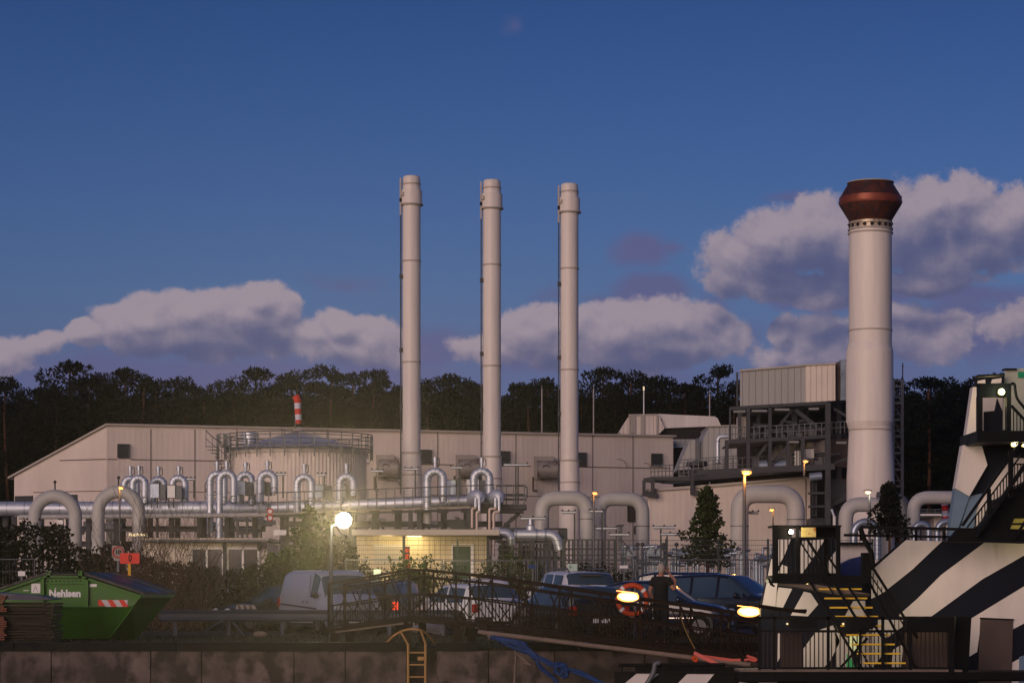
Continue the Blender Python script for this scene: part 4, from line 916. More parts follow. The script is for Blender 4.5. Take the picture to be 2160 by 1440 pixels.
t=thing('roof_cowl','dark round cowl on the roof platform','vent',(X(1470,D),136,8)); MB().lathe(X(1470,136),136,[(.35,Z(1004,136)),(.35,Z(985,136)),(.6,Z(982,136)),(.6,Z(974,136)),(.2,Z(971,136))],16).build('hood',M['dsteel'],t); MB().lathe(X(1470,136),136,[(.62,Z(982,136)),(.66,Z(982,136)),(.66,Z(980,136)),(.62,Z(980,136))],16,cap=False).build('rim',M['galv'],t)
t=thing('roof_cone','low pale cone cover under the roof railing','vent',(X(1440,133.6),133.6,7)); MB().lathe(X(1437,136.5),136.5,[(1.2,Z(1018,136)),(1.1,Z(1012,136)),(.1,Z(1003,136))],20).build('cone',M['silverblue'],t); MB().lathe(X(1437,136.5),136.5,[(.14,Z(1003,136)-.05),(.14,Z(1000,136))],10).build('knob',M['galv'],t)
# ------------------------------------------------------------ filter house
D=166
t=thing('filter_house','white air filter house with chamfered roof above the hall end','building',(X(1410,D),D,8))
MB().pxp([(1307,913),(1322,919),(1386,919),(1402,903),(1392,880),(1385,875),(1330,875),(1323,882),(1309,905)],D,6).build('ribbed_front',M['cladrib'],t)
MB().pxp([(1392,903),(1521,898),(1514,882),(1508,878),(1388,872.5),(1385,876),(1397,885)],D+.3,7,0).build('roof',M['stack'],t)
m=MB()
for px in (1328,1333,1338,1354,1358,1386): m.beam(P(px,876,D-.05),P(px,919,D-.05),.12)
m.beam(P(1326,875,D-.05),P(1386,874,D-.05),.1); m.build('rib',M['trim'],t); mark_last(t)
MB().pxp([(1386,919),(1400,904),(1512,901),(1480,924),(1425,945),(1425,960),(1390,960)],D+.6,5).build('soffit',M['dark'],t)  # soffit near black: the shade under the house is in its colour
MB().pxbox(1418,1470,926,943,D+.4,1).build('lower_wall',M['cladgrey'],t); MB().pxbox(1418,1455,943,1000,D+.9,1).build('shaded_base',M['dark'],t)  # base coloured near black in place of real shade
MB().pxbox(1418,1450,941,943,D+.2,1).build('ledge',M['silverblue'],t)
D=146
t=thing('intake_duct','grey ribbed intake duct housing with sloping left side','building',(X(1500,D),D,7))
MB().pxp([(1477,990),(1477,938),(1496,900),(1562,897),(1562,990)],D,6).build('main_housing',M['cladgrey'],t)
MB().pxp([(1430,990),(1448,945),(1455,930),(1471,927),(1476,990)],D+.6,5).build('sloping_side',M['cladgrey'],t)
MB().pxbox(1468,1476,924,990,D-.3,.5).build('corner_post',M['galv'],t); MB().pxp([(1495,900),(1562,897),(1562,895),(1494,897.5)],D-.2,6).build('cap_trim',M['trim'],t)
D=140; t=thing('silver_downpipe','bright silver pipe bending down beside the intake duct','pipe',(X(1515,D),D,7)); MB().tube(fillet([P(1538,920,D),P(1514,920,D),P(1514,975,D)],.3,5),.13,12).build('pipe',M['silver'],t); m=MB(); m.tube([P(1514,975,D),P(1514,979,D)],.18,12); m.tube([P(1514,930,D),P(1514,931.5,D)],.155,12); m.build('collar',M['galv'],t)
# ------------------------------------------------------------ boiler house
t=thing('boiler_house','raised boiler house, clad box on an open dark steel frame','building',(X(1660,130),130,0))
D=128
MB().pxp([(1561,857),(1700,848),(1700,769.5),(1561,781)],D,9,sx=.98).build('grey_cladding',M['cladgrey'],t)
MB().pxp([(1700,848),(1762,844.5),(1762,766.5),(1700,769.5)],D-.04,9).build('pale_cladding',M['cladrib'],t)
MB().pxp([(1763,844),(1773,843),(1773,763),(1763,764)],D+.7,8).build('recess_cladding',M['brown'],t)
MB().pxp([(1773,844),(1790,843),(1790,757),(1773,759)],D+.4,8).build('blue_cladding',M['silverblue'],t)
m=MB(); m.pxp([(1560,783),(1700,771.2),(1763,768),(1763,765),(1700,768),(1560,779.5)],D-.15,9.3,sx=.98); m.build('roof',M['trim'],t)
m=MB(); m.beam(P(1555,785,D+.3),P(1555,860,D+.3),.1); m.build('corner_pipe',M['dsteel'],t)
m=MB(); D=127.5
def col_(px,y0,y1,w=.22,dd=0): m.beam(P(px,y0,D+dd),P(px,y1,D+dd),w)
for a in ((1540,860,935,.10,0),(1578,862,1000,.19,0),(1624,858,1000,.17,0),(1746,850,1230,.28,0),(1533,928,990,.2,.6),(1662,928,992,.16,0),(1693,925,985,.2,0),(1675,862,920,.3,2.5),(1560,862,930,.2,5),(1600,860,990,.2,5),(1700,860,990,.22,5),(1770,850,1230,.25,4),(1790,850,1230,.2,5)): col_(*a)
m.build('column',M['dsteel'],t); mark_last(t)
m=MB()
for a in (((1540,861),(1624,856),(1746,849.5),.17,0),((1538,932),(1624,927),(1745,920),.18,0),((1540,930),(1624,925),(1790,918),.2,5),((1470,996),(1624,990),(1760,984),.3,0)):
    m.beam(P(*a[0],D+a[4]),P(*a[1],D+a[4]),a[3]); m.beam(P(*a[1],D+a[4]),P(*a[2],D+a[4]),a[3])
for (x0,y0,x1,y1,w_,dd) in ((1677,864,1737,912,.22,.6),(1671,864,1640,902,.14,.8),(1622,930,1596,966,.15,.5),(1661,942,1631,976,.2,.5),(1758,862,1790,880,.16,1),(1750,980,1790,965,.14,1),(1750,1065,1790,1045,.3,1),(1640,930,1605,975,.12,4)): m.beam(P(x0,y0,D+dd),P(x1,y1,D+dd),w_)
m.build('frame_beams',M['dsteel'],t)
m=MB(); m.prism([P(1540,935,D),P(1745,923,D),P(1745,920,D),P(1540,932,D)],[P(1540,935,D)+Vector((0,5,0)),P(1745,923,D)+Vector((0,5,0)),P(1745,920,D)+Vector((0,5,0)),P(1540,932,D)+Vector((0,5,0))]); m.build('platform_deck',M['dsteel'],t)
m=MB()
def prl(xa,ya,xb,yb,h,n,DD):
    for k in range(n+1):
        f=k/n; x=xa+(xb-xa)*f; y=ya+(yb-ya)*f; m.beam(P(x,y,DD),P(x,y-h,DD),.05)
    for q in (h,h*.5): m.beam(P(xa,ya-q,DD),P(xb,yb-q,DD),.045)
prl(1538,930,1578,928,28,6,D); prl(1578,928,1745,918,27,14,D+.1); prl(1746,915,1790,912,24,5,D+1)
m.build('railing',M['galv'],t)
m=MB(); m.pxbox(1557,1577,878,922,D+5.5,1); m.build('inner_pale_wall',M['cladrib'],t)
m=MB(); m.pxp([(1645,918),(1675,916),(1675,904),(1655,905)],D+3,1.5); m.pxp([(1680,916),(1724,914),(1724,901),(1680,903)],D+3,1.5); m.build('white_duct',M['stack'],t)
MB().pxp([(1560,1230),(1795,1230),(1795,850),(1560,860)],D+8.5,1.5).build('rear_shade_wall',M['dark'],t)  # dark sheet, the shade inside the frame put into its colour
m=MB(); m.pxbox(1630,1700,930,992,D+4,1); m.build('inner_grey_wall',M['cladgrey'],t); m=MB(); m.pxbox(1702,1742,928,986,D+3.4,1); m.build('inner_cream_wall',M['clad'],t)
m=MB(); m.pxbox(1700,1717,946,966,D+1.6,.6); m.build('white_panel',M['white'],t)
m=MB(); m.pxbox(1750,1790,925,985,D+3.6,1); m.pxbox(1750,1790,1010,1045,D+3.6,1); m.build('inner_brown_wall',M['brown'],t)
for a,b,y,sl in ((1547,1572,868,-.5),(1586,1618,866.5,0),(1634,1665,863.5,.3),(1706,1727,862,0),(1764,1785,933.5,0),(1665,1685,932,0)):
    mm=MB(); mm.tube([P(a,y,D-.3),P(b,y+sl,D-.3)],.07,8); mm.build('tube_light',M['tube'],t)
m=MB(); r=random.Random(31)
for i in range(46):
    px=r.uniform(1585,1740); lv=r.choice([922,984]); m.pxbox(px,px+r.uniform(3,14),lv-r.uniform(4,26),lv,D+r.uniform(1,3),.4)
for i in range(22):
    px=r.uniform(1585,1740); y=r.uniform(870,980); m.tube([P(px,y,D+2.4),P(px+r.uniform(-40,40),y+r.uniform(-3,3),D+2.4)],r.uniform(.04,.12),6)
m.build('machinery',M['galv'],t)
m=MB()
for k in range(7): m.pxbox(1675+(k%2)*5,1690+(k%3)*6,952+k*4.2,954+k*4.2,D+.9,.3)
for px in (1678,1684,1697): m.tube([P(px,950,D+.8),P(px,984,D+.8)],.04,6)
m.build('pale_pipes',M['white'],t); mark_last(t)
m=MB(); m.tube([P(1600,982,D+.7),P(1618,981,D+.7)],.3,14); m.tube([P(1632,982,D+.7),P(1662,979,D+.7)],.3,14); m.tube([P(1708,1006,D-.3),P(1733,1003,D-.3)],.22,14); m.build('drums',M['silverblue'],t)
m=MB(); 
for px in (1713,1722): m.beam(P(px,1010,D+.2),P(px,1090,D+.2),.05); 
for k in range(22): m.beam(P(1713,1012+k*3.6,D+.2),P(1722,1012+k*3.6,D+.2),.035)
for y in (1040,1068): m.beam(P(1705,y,D),P(1750,y-1,D),.12)
m.build('cage_ladder',M['dsteel'],t)
m=MB(); m.pxp([(1752,1008),(1790,1020),(1790,1075),(1752,1065)],D+1.5,2); m.pxbox(1711,1745,1092,1230,D+1,2); m.build('lower_casing',M['dsteel'],t)
t=thing('forked_pipe','thin forked white pipe at the foot of the wide chimney','pipe',(X(1760,114),114,0)); MB().tube([P(1760,1200,114),P(1760,1088,114)],.08,8).build('stem',M['white'],t); MB().tube([P(1760,1090,114),P(1754,1073,114)],.07,8).build('branch',M['silver'],t)
t=thing('stair_tower','dark lattice stair tower right of the wide chimney','tower',(X(1893,136),136,0)); D=136; m=MB()
for px in (1884,1903): m.beam(P(px,800,D),P(px,1230,D),.16); m.beam(P(px,800,D+2),P(px,1230,D+2),.16)
for k,y in enumerate(range(815,1180,35)): 
    m.beam(P(1880,y,D),P(1906,y,D),.12); m.beam(P(1884,y,D+.5),P(1903,y+35,D+.5),.08); m.pxbox(1882,1905,y-1,y+1,D,2)
    m.beam(P(1882,y-12,D),P(1905,y-12,D),.05)
m.build('lattice',M['galv'],t); m=MB(); m.beam(P(1904,765,D),P(1904,800,D),.06); m.beam(P(1902,772,D),P(1907,772,D),.04); m.build('antenna',M['dsteel'],t)
D=126; t=thing('gate_hut','small peach coloured hut with white roof edge behind the windsock','hut',(X(1985,D),D,0)); MB().pxbox(1971,2040,1088,1250,D,4).build('wall',M['clad'],t); MB().pxbox(1940,2045,1083,1087,D-1,6).build('roof',M['white'],t); m=MB()
for y in (1074,1079): m.beam(P(1940,y,D-1),P(2040,y,D-1),.04)
for px in range(1940,2040,16): m.beam(P(px,1074,D-1),P(px,1083,D-1),.04)
m.build('roof_rail',M['galv'],t); MB().pxbox(1992,1994,1088,1250,D-.05,.1).build('joint',M['joint'],t)
# ------------------------------------------------------------ sheds
D=104
t=thing('lit_shed','flat roofed shed with warmly lit wall, shutter and green door','building',(X(900,D),D,0))
MB().pxbox(752,1030,1128,1262,D,6).build('wall',M['shedwall'],t)
MB().pxbox(742,1053.5,1116,1128,D-2.2,9).build('roof',M['trim'],t)
f=MB().pxbox(788,849,1149,1151.5,D-.12,.12).build('shutter_frame',M['white'],t); m=MB()
for k in range(14): m.pxbox(790,847,1152+k*2.6,1153.8+k*2.6,D-.07-.02*(k%2),.1)
m.build('shutter',M['shutter'],t)
dr=MB().pxp([(955,1262),(955,1152),(993,1152),(993,1262)],D-.1,.08).build('door',M['door'],t)
m=MB(); m.pxbox(952,955,1149,1262,D-.14,.12); m.pxbox(993,999,1149,1262,D-.14,.12); m.pxbox(952,999,1146.5,1149,D-.14,.12); m.build('door_frame',M['white'],t)
MB().pxbox(985,989,1205,1208,D-.16,.08).build('handle',M['chrome'],dr)
m=MB(); m.pxbox(858,888,1128.2,1130.5,D-.6,.5); m.build('canopy_light',M['lampy'],t)
l=bpy.data.lights.new('canopy_lamp','AREA'); l.energy=26; l.color=(1,.72,.30); l.size=.8; lo=bpy.data.objects.new('canopy_lamp',l); COL.objects.link(lo); lo.location=P(873,1133,D-.7); lo.rotation_euler=(R(20),0,0)
lo=lamp_light('wall_lamp',P(815,1140,D-.8),20,(1,.75,.33),.3)
MB().pxbox(970,973,1136,1139,D-.1,.1).build('alarm_light',M['tail'],t)
m=MB(); m.beam(P(852,1130,D-2),P(852,1262,D-2),.12); m.beam(P(1028,1130,D-.1),P(1028,1262,D-.1),.08); m.build('canopy_post',M['dsteel'],t)
D=101
t=thing('office_annex','low annex with grey roof edge and white framed windows','building',(X(430,D),D,0))
MB().pxbox(300,563,1143,1262,D,5).build('wall',M['clad'],t)
MB().pxbox(296,567,1134,1139,D-.9,7).build('roof',M['trim'],t); m=MB(); m.tube([P(296,1141,D-1),P(566,1141,D-1)],.06,8); m.build('gutter',M['galv'],t)
for i,(a,b) in enumerate(((404,436),(436,470),(480,512),(512,545))):
    w_=MB().pxbox(a,b,1158,1225,D-.04,.05).build('window',M['glass'],t); f=MB(); f.pxbox(a-2,a+2,1153,1225,D-.12,.08); f.pxbox(b-2,b+2,1153,1225,D-.125,.08); f.pxbox(a-2,b+2,1153,1158,D-.13,.08); f.build('frame',M['white'],w_)
m=MB(); m.beam(P(474,1143,D-.2),P(474,1262,D-.2),.14); m.beam(P(546,1143,D-.2),P(546,1160,D-.2),.14); m.build('pier',M['dsteel'],t)
MB().pxbox(558,562,1152,1156,D-.1,.1).build('wall_lamp',M['dsteel'],t)
m=MB()
for k in range(5): m.pxbox(272+k*8,277+k*8,1124+(k%2),1130,D-1+k*.05,.2)
m.build('lit_lantern_row',M['lampd'],t); mark_last(t)
lamp_light('annex_lamp',P(290,1128,D-1.6),5,(1,.7,.3),.15)
t=thing('low_block_wall','grey block wall behind the bare shrub','wall',(X(210,98),98,0)); MB().pxbox(165,250,1168,1262,98,.4).build('blocks',MAT('block_wall',(.12,.11,.10),.85,var=.25,scale=5),t)
m=MB(); 
for y in range(1172,1262,10): m.pxbox(165,250,y,y+.8,97.97,.05)
m.build('mortar_line',M['joint'],t); mark_last(t)
for i,(a,b,y0,y1,D_,lab,mm) in enumerate(((121,133,1096,1105,108,'white notice plate under the left pipe arch','white'),(577,604,1117,1128,103,'white notice board left of the bright floodlight shrub','white'),(38,53,1204,1214,72,'small white notice above the left skip lid','white'),(1307,1325,1192,1198,77.6,'small white plate on the site fence','white'),(1114,1133,1190,1198,80,'small blue plate left of the fence post','bluerope'),(788,803,1200,1212,74,'small pale sign right of the floodlight pole','mint'))):
    t=thing('notice_plate',lab,'sign',(X((a+b)/2,D_),D_,0 if y1>1110 else Z(y1,D_)-1),None); MB().pxbox(a,b,y0,y1,D_,.03).build('plate',M[mm],t); MB().beam(P((a+b)/2,y0,D_+.05),P((a+b)/2,1262 if y1>1110 else y1+30,D_+.05),.05).build('post',M['galv'],t)
for i,(px,y) in enumerate(((569.5,1078),(569.5,1092))):
    D_=117; t=thing('round_sign',['upper round red and white warning sign under the header pipe','lower round red and white warning sign under the header pipe'][i],'sign',tuple(P(px,y,D_))); m=MB(); p=P(px,y,D_); m.tube([p,p+Vector((0,.03,0))],.15,18); m.build('disc',M['white'],t); m=MB(); m.tube([p+Vector((math.cos(k*math.pi/9)*.13,-.01,math.sin(k*math.pi/9)*.13)) for k in range(18)],.03,6,closed=True); m.build('ring',M['red'],t); m=MB(); m.beam(p+Vector((0,.05,.3)),p+Vector((0,.05,-.3)),.03); m.build('bracket',M['galv'],t)
D=84; t=thing('wrapped_post','orange and dark wrapped post in front of the lit shed','post',(X(859,D),D,0)); MB().tube([P(859,1262,D),P(859,1152,D)],.085,10).build('post',M['orange'],t); m=MB()
for y in (1152,1164,1180,1196): m.tube([P(859,y,D),P(859,y+4,D)],.092,10)
m.build('dark_band',M['dsteel'],t); mark_last(t)
# ------------------------------------------------------------ fences
D=88; t=thing('mesh_fence','tall green wire mesh fence in front of the sheds and pipe yard','fence',(X(1300,D),D,0))
m=MB()
for px in (600,740,853,965,1080,1188,1296.5,1405,1515,1620,1728,1840): m.beam(P(px,1136,D),P(px,1262,D),.07)
m.build('post',MAT('fence_green',(.03,.05,.045),.5,var=.1),t); mark_last(t)
m=MB()
for k in range(13):
    y=1139+k*10; m.beam(P(560,y,D-.05),P(1860,y,D-.05),.014,.016)
px=560
while px<1860: m.beam(P(px,1137,D-.05),P(px,1262,D-.05),.005,.005); px+=4.4
m.build('wire_mesh',M['dsteel'],t)
def heras(px0,px1,top,D,label):
    t=thing('site_fence_panel',label,'fence',(X((px0+px1)/2,D),D,0),'galvanised site fence panels'); m=MB()
    m.tube([P(px0,top,D),P(px1,top,D)],.022,6); m.tube([P(px0,top,D),P(px0,1250+6100/D,D)],.022,6); m.tube([P(px1,top,D),P(px1,1250+6100/D,D)],.022,6); m.tube([P(px0,1300,D),P(px1,1300,D)],.02,6); m.build('frame',M['galv'],t)
    m=MB(); px=px0+5
    while px<px1: m.beam(P(px,top,D),P(px,1310,D),.004,.004); px+=7
    for y in range(int(top)+25,1310,28): m.beam(P(px0,y,D),P(px1,y,D),.005,.005)
    m.build('wires',M['galv'],t)
heras(-90,73,1179,76,'galvanised site fence panel behind the left skip')
heras(730,933,1180,77,'site fence panel between the floodlight and the green door'); heras(938,1130,1182,78,'site fence panel left of the white estate car'); heras(1134,1334,1180.5,78,'site fence panel behind the white estate car'); heras(1342,1620,1180,79,'site fence panel behind the blue minivan')
# ------------------------------------------------------------ vegetation
bush('dark_bush','large black green bush mass at the far left','bush',-60,200,1108,84,9000,.16,1,M['leafd'],depth=2.5,lumps=10,prof=lambda f:.95+.05*math.sin(f*17)- (0.25 if f>.8 else 0))
bush('dark_bush','smaller dark bush under the second pipe arch','bush',180,330,1150,80,4500,.14,2,M['leafd'],depth=1.6,lumps=6)
bush('hedge','dense brown green hedge between the bare shrub and the van','hedge',330,600,1196,79,11000,.13,3,M['leafb'],depth=2.0,lumps=10,prof=lambda f:.93+.07*math.sin(f*9))
bush('leafy_shrub','tall leafy shrub left of the bright floodlight','shrub',560,705,1078,80,9000,.13,4,M['leaf'],depth=1.8,lumps=7,prof=lambda f:.62+.38*math.exp(-((f-.68)/.22)**2))
bush('leafy_shrub','lower leafy shrub under and right of the floodlight','shrub',690,800,1130,79,5500,.12,5,M['leafb'],depth=1.5,lumps=6,prof=lambda f:1-.45*f)
bush('low_scrub','low green scrub right of the green door','scrub',1005,1150,1172,84,3500,.12,6,M['leaf'],depth=1.2,lumps=7)
bush('low_scrub','low dark scrub behind the white estate car','scrub',1140,1345,1186,83,4000,.12,7,M['leafd'],depth=1.2,lumps=8)
bush('low_scrub','sparse green scrub in front of the lit shed','scrub',800,990,1176,81,1800,.11,8,M['leaf'],depth=1,lumps=8)
r=random.Random(12)
for i,(px,top,lab) in enumerate(((868,1155,'bushy young plant beside the wrapped orange post'),(879,1160,'tallest upright young plant in front of the lit shed'),(838,1178,'short young plant left of the wrapped post'),(903,1180,'short young plant left of the green door'))):
    D=76; t=thing('young_plant',lab,'plant',(X(px,D),D,0),'young upright plants before the lit shed'); st=MB(); fo=MB(); x=X(px,D); H=Z(top,D)
    for b in range(7 if i<2 else 4):
        a=r.uniform(-.45,.45); h=H*r.uniform(.6,1); tip=Vector((x+a*.7,D+r.uniform(-.2,.2),h)); st.tube([(x,D,0),(x+a*.2,D,h*.6),tip],[.02,.015,.006],5,caps=False)
        for k in range(34):
            f=r.uniform(.35,1); q=Vector((x,D,0)).lerp(tip,f); q.x=x+a*.7*f*f; leaves(fo,q,.05,.05,.05,2,.14,r,up=.5)
    st.build('stems',M['twig'],t); fo.build('foliage',M['leaf'],t)
# bare shrub of long twigs
D=77; t=thing('bare_shrub','large bare reddish twiggy shrub behind the signs','shrub',(X(340,D),D,0)); r=random.Random(77); tw=MB()
for i in range(360):
    x0=X(r.uniform(240,440),D); y0=D+r.uniform(-1,1); lean=r.gauss(0,.36); h=r.uniform(1.5,4.3)*(1-.28*abs(lean)); w_=r.uniform(.005,.011)
    pts=[Vector((x0,y0,r.uniform(0,.4)))]
    for k in range(1,6): f=k/5; pts.append(Vector((x0+lean*h*f+.18*f*f*lean+r.uniform(-.03,.03),y0+r.uniform(-.03,.03),pts[0].z+h*f*(1-.08*f*abs(lean)))))
    tw.tube(pts,[w_*(1-.13*k) for k in range(6)],3,caps=False)
    for b in range(5):
        j=r.randint(2,5); p=pts[j]; s_=r.choice((-1,1)); l=r.uniform(.2,.6); tw.tube([p,p+Vector((s_*l*.3,0,l*.5)),p+Vector((s_*l*.45,0,l))],[w_*.6,w_*.45,w_*.3],3,caps=False)
tw.build('twigs',M['twig'],t); fo=MB()
for i in range(900):
    q=Vector((X(r.gauss(340,55),D),D+r.uniform(-1,1),r.uniform(.3,3.0))); leaves(fo,q,.02,.02,.02,1,.06,r)
fo.build('dry_leaves',M['leafb'],t)
def sapling(px,top,ybase,hw,D,n,seed,label,mat='leafd'):
    r=random.Random(seed); H=Z(top,D); x=X(px,D); t=thing('young_tree',label,'tree',(x,D,0)); tr=MB(); fo=MB(); tr.tube([(x,D,0),(x+.05,D,H*.5),(x,D,H*.97)],[.09,.06,.015],7)
    zb=Z(ybase,D); W_=hw*D/5000
    for i in range(24):
        f=(i+.3)/24; z_=zb+(H-zb)*f; R_=W_*(1-f)**.75*r.uniform(.35,1.25)+.08; a=i*2.4
        c=Vector((x+R_*.62*math.cos(a),D+R_*.62*math.sin(a),z_)); tr.tube([(x,D,z_-.25),c],[.03,.01],4,caps=False); leaves(fo,c,R_*.48+.07,R_*.48+.07,.14+R_*.10,int(n/44),.15,r)
    tr.build('trunk',M['bark'],t); fo.build('crown',M[mat],t)
sapling(1490,1032,1188,58,90,6500,41,'broad leafy young tree before the lower building','leaf')
sapling(1874,1022,1125,46,98,5500,42,'dark conical young tree in front of the wide chimney','leafd')
# ------------------------------------------------------------ floodlight
D=66.5
t=thing('floodlight','blinding white floodlight on a pole behind the grey van','lamp post',(X(698,D),D,0))
m=MB(); m.tube([(X(698,D),D,0),(X(698,D),D,Z(1108,D))],[.06,.05],12); m.build('pole',M['dsteel'],t)
c=P(725,1097,D-.25); m=MB(); m.beam((X(698,D),D,Z(1110,D)),(c.x,D,c.z-.02),.06); m.build('arm',M['galv'],t)
m=MB(); m.tube([c+Vector((0,.30,.02)),c+Vector((0,.10,0))],[.13,.20],20); m.build('housing',M['trim'],t)
m=MB(); m.sph(c,.215,24,0,1,.35,1); m.build('lamp_lens',M['lampw'],t)
sd=bpy.data.lights.new('flood_beam','SPOT'); sd.energy=9000; sd.color=(1,.80,.42); sd.spot_size=R(72); sd.spot_blend=.7; sd.shadow_soft_size=.2; so=bpy.data.objects.new('flood_beam',sd); COL.objects.link(so); so.location=c+Vector((0,.5,0)); so.rotation_euler=(R(110),0,0); so.parent=t; so.location=Vector(so.location)-Vector(t['_b'])
sd=bpy.data.lights.new('flood_halo','SPOT'); sd.energy=19000; sd.color=(1,.79,.42); sd.spot_size=R(30); sd.spot_blend=.6; sd.shadow_soft_size=.15; so=bpy.data.objects.new('flood_halo',sd); COL.objects.link(so); so.location=c+Vector((0,-.30,0)); so.rotation_euler=(R(-91),0,0); so.parent=t; so.location=Vector(so.location)-Vector(t['_b'])  # narrow spot added to light the haze into a halo
l=lamp_light('flood_glow',c+Vector((0,-.4,0)),.5,(1,.82,.48),.22); l.parent=t; l.location=Vector(l.location)-Vector(t['_b'])
# ------------------------------------------------------------ signs by the skip
D=65; t=thing('zero_sign','red board with black 0 on a yellow post beside the round sign','sign',(X(273,D),D,0))
MB().pxbox(253,294,1166,1188,D,.03).build('board',M['signred'],t); text_mb('0',.26,P(274.5,1177,D-.012),.008,sx=.75,bold=.004).build('lettering',M['blackm'],t)
MB().beam(P(273,1186,D+.06),(X(273,D),D+.06,0),.07).build('post',MAT('post_yellow',(.75,.38,.02),.5,var=.1),t)
m=MB(); 
for px in (267,280,262,287): m.sph(P(px,1185,D-.01),.008,6)
m.build('rivet',M['chrome'],t)
D=68; t=thing('speed_sign','white board with red ringed black 10 behind the red 0 board','sign',(X(248,D),D,0))
MB().pxp([(236,1149),(259,1152),(263,1160),(262,1182),(241,1182),(236,1170)],D,.03).build('board',MAT('dull_white',(.30,.28,.27),.6,var=.15,scale=6),t)
p=P(249,1164,D-.02); MB().tube([p+Vector((math.cos(k*math.pi/12)*.15,0,math.sin(k*math.pi/12)*.15)) for k in range(24)],.018,6,closed=True).build('ring',M['red'],t)
text_mb('10',.17,p,.008,bold=.003).build('lettering',M['blackm'],t); MB().beam(P(249,1180,D+.05),(X(249,D),D+.05,0),.06).build('post',M['galv'],t)
# ------------------------------------------------------------ green skip
D=62.0; sk=Vector((.55,1.9,0)); t=thing('green_skip','green waste skip with black lids, white lettering and striped marker board','skip',(X(136,D),D,0))
def q(px,py,dd=0): return P(px,py,D)+Vector((0,dd,0))
U=[q(-28,1256),q(98,1213),q(173,1214),q(299,1256),q(281,1278),q(-10,1278)]
Lw=[q(-10,1278),q(281,1278),q(222,1347,.62),q(48,1347,.62)]
m=MB(); m.add(U,[(0,1,2,3,4,5)]); m.add(Lw,[(0,1,2,3)])
back=lambda p:p+sk
Lb=[q(-10,1278),q(281,1278),q(222,1353,-.5),q(48,1353,-.5)]
m.add([back(v) for v in U],[(5,4,3,2,1,0)]); m.add([back(v) for v in Lb],[(3,2,1,0)])
for a,b in ((0,1),(1,2),(2,3),(3,4),(5,0)): m.add([U[a],U[b],back(U[b]),back(U[a])],[(0,1,2,3)])
m.add([Lw[1],Lw[2],back(Lb[2]),back(Lb[1])],[(0,1,2,3)]); m.add([Lw[3],Lw[0],back(Lb[0]),back(Lb[3])],[(0,1,2,3)]); m.add([Lw[2],Lw[3],back(Lb[3]),back(Lb[2])],[(0,1,2,3)])
m.build('body',M['greenp'],t)
m=MB(); e=Vector((0,-.05,0))
for a,b in (((-28,1257),(98,1215)),((98,1215),(173,1216)),((173,1216),(299,1257))): m.beam(q(*a)+e,q(*b)+e,.10,.055)
for px in (91,184): m.beam(q(px,1218)+e,q(px,1280)+e,.085,.10)
m.beam(q(-8,1278.5)+e*.8,q(222,1278.5)+e*.8,.06,.035); m.beam(q(95,1230)+e*.6,q(182,1230)+e*.6,.04,.03)
m.beam(q(299,1257),back(q(299,1257)),.09,.08); m.beam(q(281,1280),q(223,1347,.58),.05,.05)
for px in (102,169):
    m.pxp([(px-4,1218),(px+4,1218),(px+4,1203),(px-4,1203)],D-.1,.06)
m.build('rib_frame',M['greenp'],t)
m=MB()
for k in range(9): c=q(101+k*8.6,1225,-.02); m.tube([c,c+Vector((0,.02,0))],.018,8)
for px in (102,169): c=q(px,1207,-.105); m.tube([c,c+Vector((0,.01,0))],.022,8)
m.build('hole',M['blackm'],t); t.children[-1]['kind']='stuff'
m=MB(); up=Vector((0,0,.05))
def slab(mm,a,b,c,d,h=.05): 
    n=Vector((0,0,h)); mm.add([a,b,c,d,a+n,b+n,c+n,d+n],[(3,2,1,0),(4,5,6,7),(0,1,5,4),(1,2,6,5),(2,3,7,6),(3,0,4,7)])
slab(m,q(-32,1254),q(98,1211),back(q(98,1211)),back(q(-32,1254)),.07); m.build('left_lid',M['lid'],t)
m=MB(); a,b=q(176,1211.5),q(303,1254); k1=sk*.38; slab(m,a,b,b+k1,a+k1,.07); slab(m,q(100,1212),q(172,1212),back(q(172,1212)),back(q(100,1212)),.03); m.build('right_lid',M['lid'],t)
m=MB(); slab(m,a+k1,b+k1,b+sk*.86,a+sk*.86,.055); m.build('blue_lid',M['lidblue'],t); m=MB(); slab(m,a+sk*.87,b+sk*.87,b+sk*1.05,a+sk*1.05,.09); m.build('rear_lid',M['lid'],t)
text_mb('Nehlsen',.255,q(137,1251.5,-.012),.01,sx=.98,bold=.012).build('lettering',M['white'],t)
m=MB(); m.pxp([(115,1241),(117,1238.5),(119,1241)],D-.016,.01); m.build('arrow_mark',M['white'],t)
m=MB(); m.pxp([(207,1279),(269,1279),(269,1264.5),(207,1264.5)],D-.012,.01,0)
for k in range(3):
    x=207+k*24; m.pxp([(x+8 if k else 207,1279),(x+17 if k else 214,1279),(x+8 if k else 207,1264.5)] if k==0 else [(x-8+3,1264.5),(x+6,1264.5),(x+16,1279),(x+4,1279)],D-.016,.003,1)
m.pxp([(207,1264.5),(213,1264.5),(223,1279),(207,1279)],D-.0165,.003,1)
m.build('marker_board',[MAT('marker_white',(.62,.60,.60),.5,var=.05),M['signred']],t)
m=MB(); m.pxbox(66,85,1230,1250,D-.012,.01); m.build('notice',M['white'],t)
m=MB(); 
for a,b in (((70,1247),(75,1236)),((75,1236),(80,1247)),((74,1234),(76,1234))): m.beam(P(*a,D-.018),P(*b,D-.018),.008,.006)
m.build('notice_print',M['galv'],t)
MB().pxbox(188,204,1231,1237,D-.012,.01).build('data_plate',M['white'],t); MB().pxbox(49,61,1244,1245.5,D-.012,.01).build('small_plate',M['white'],t)
c=P(306,1265,62.6); m=MB(); m.sph(c,.02,8); m.build('reflector',M['mint'],t)
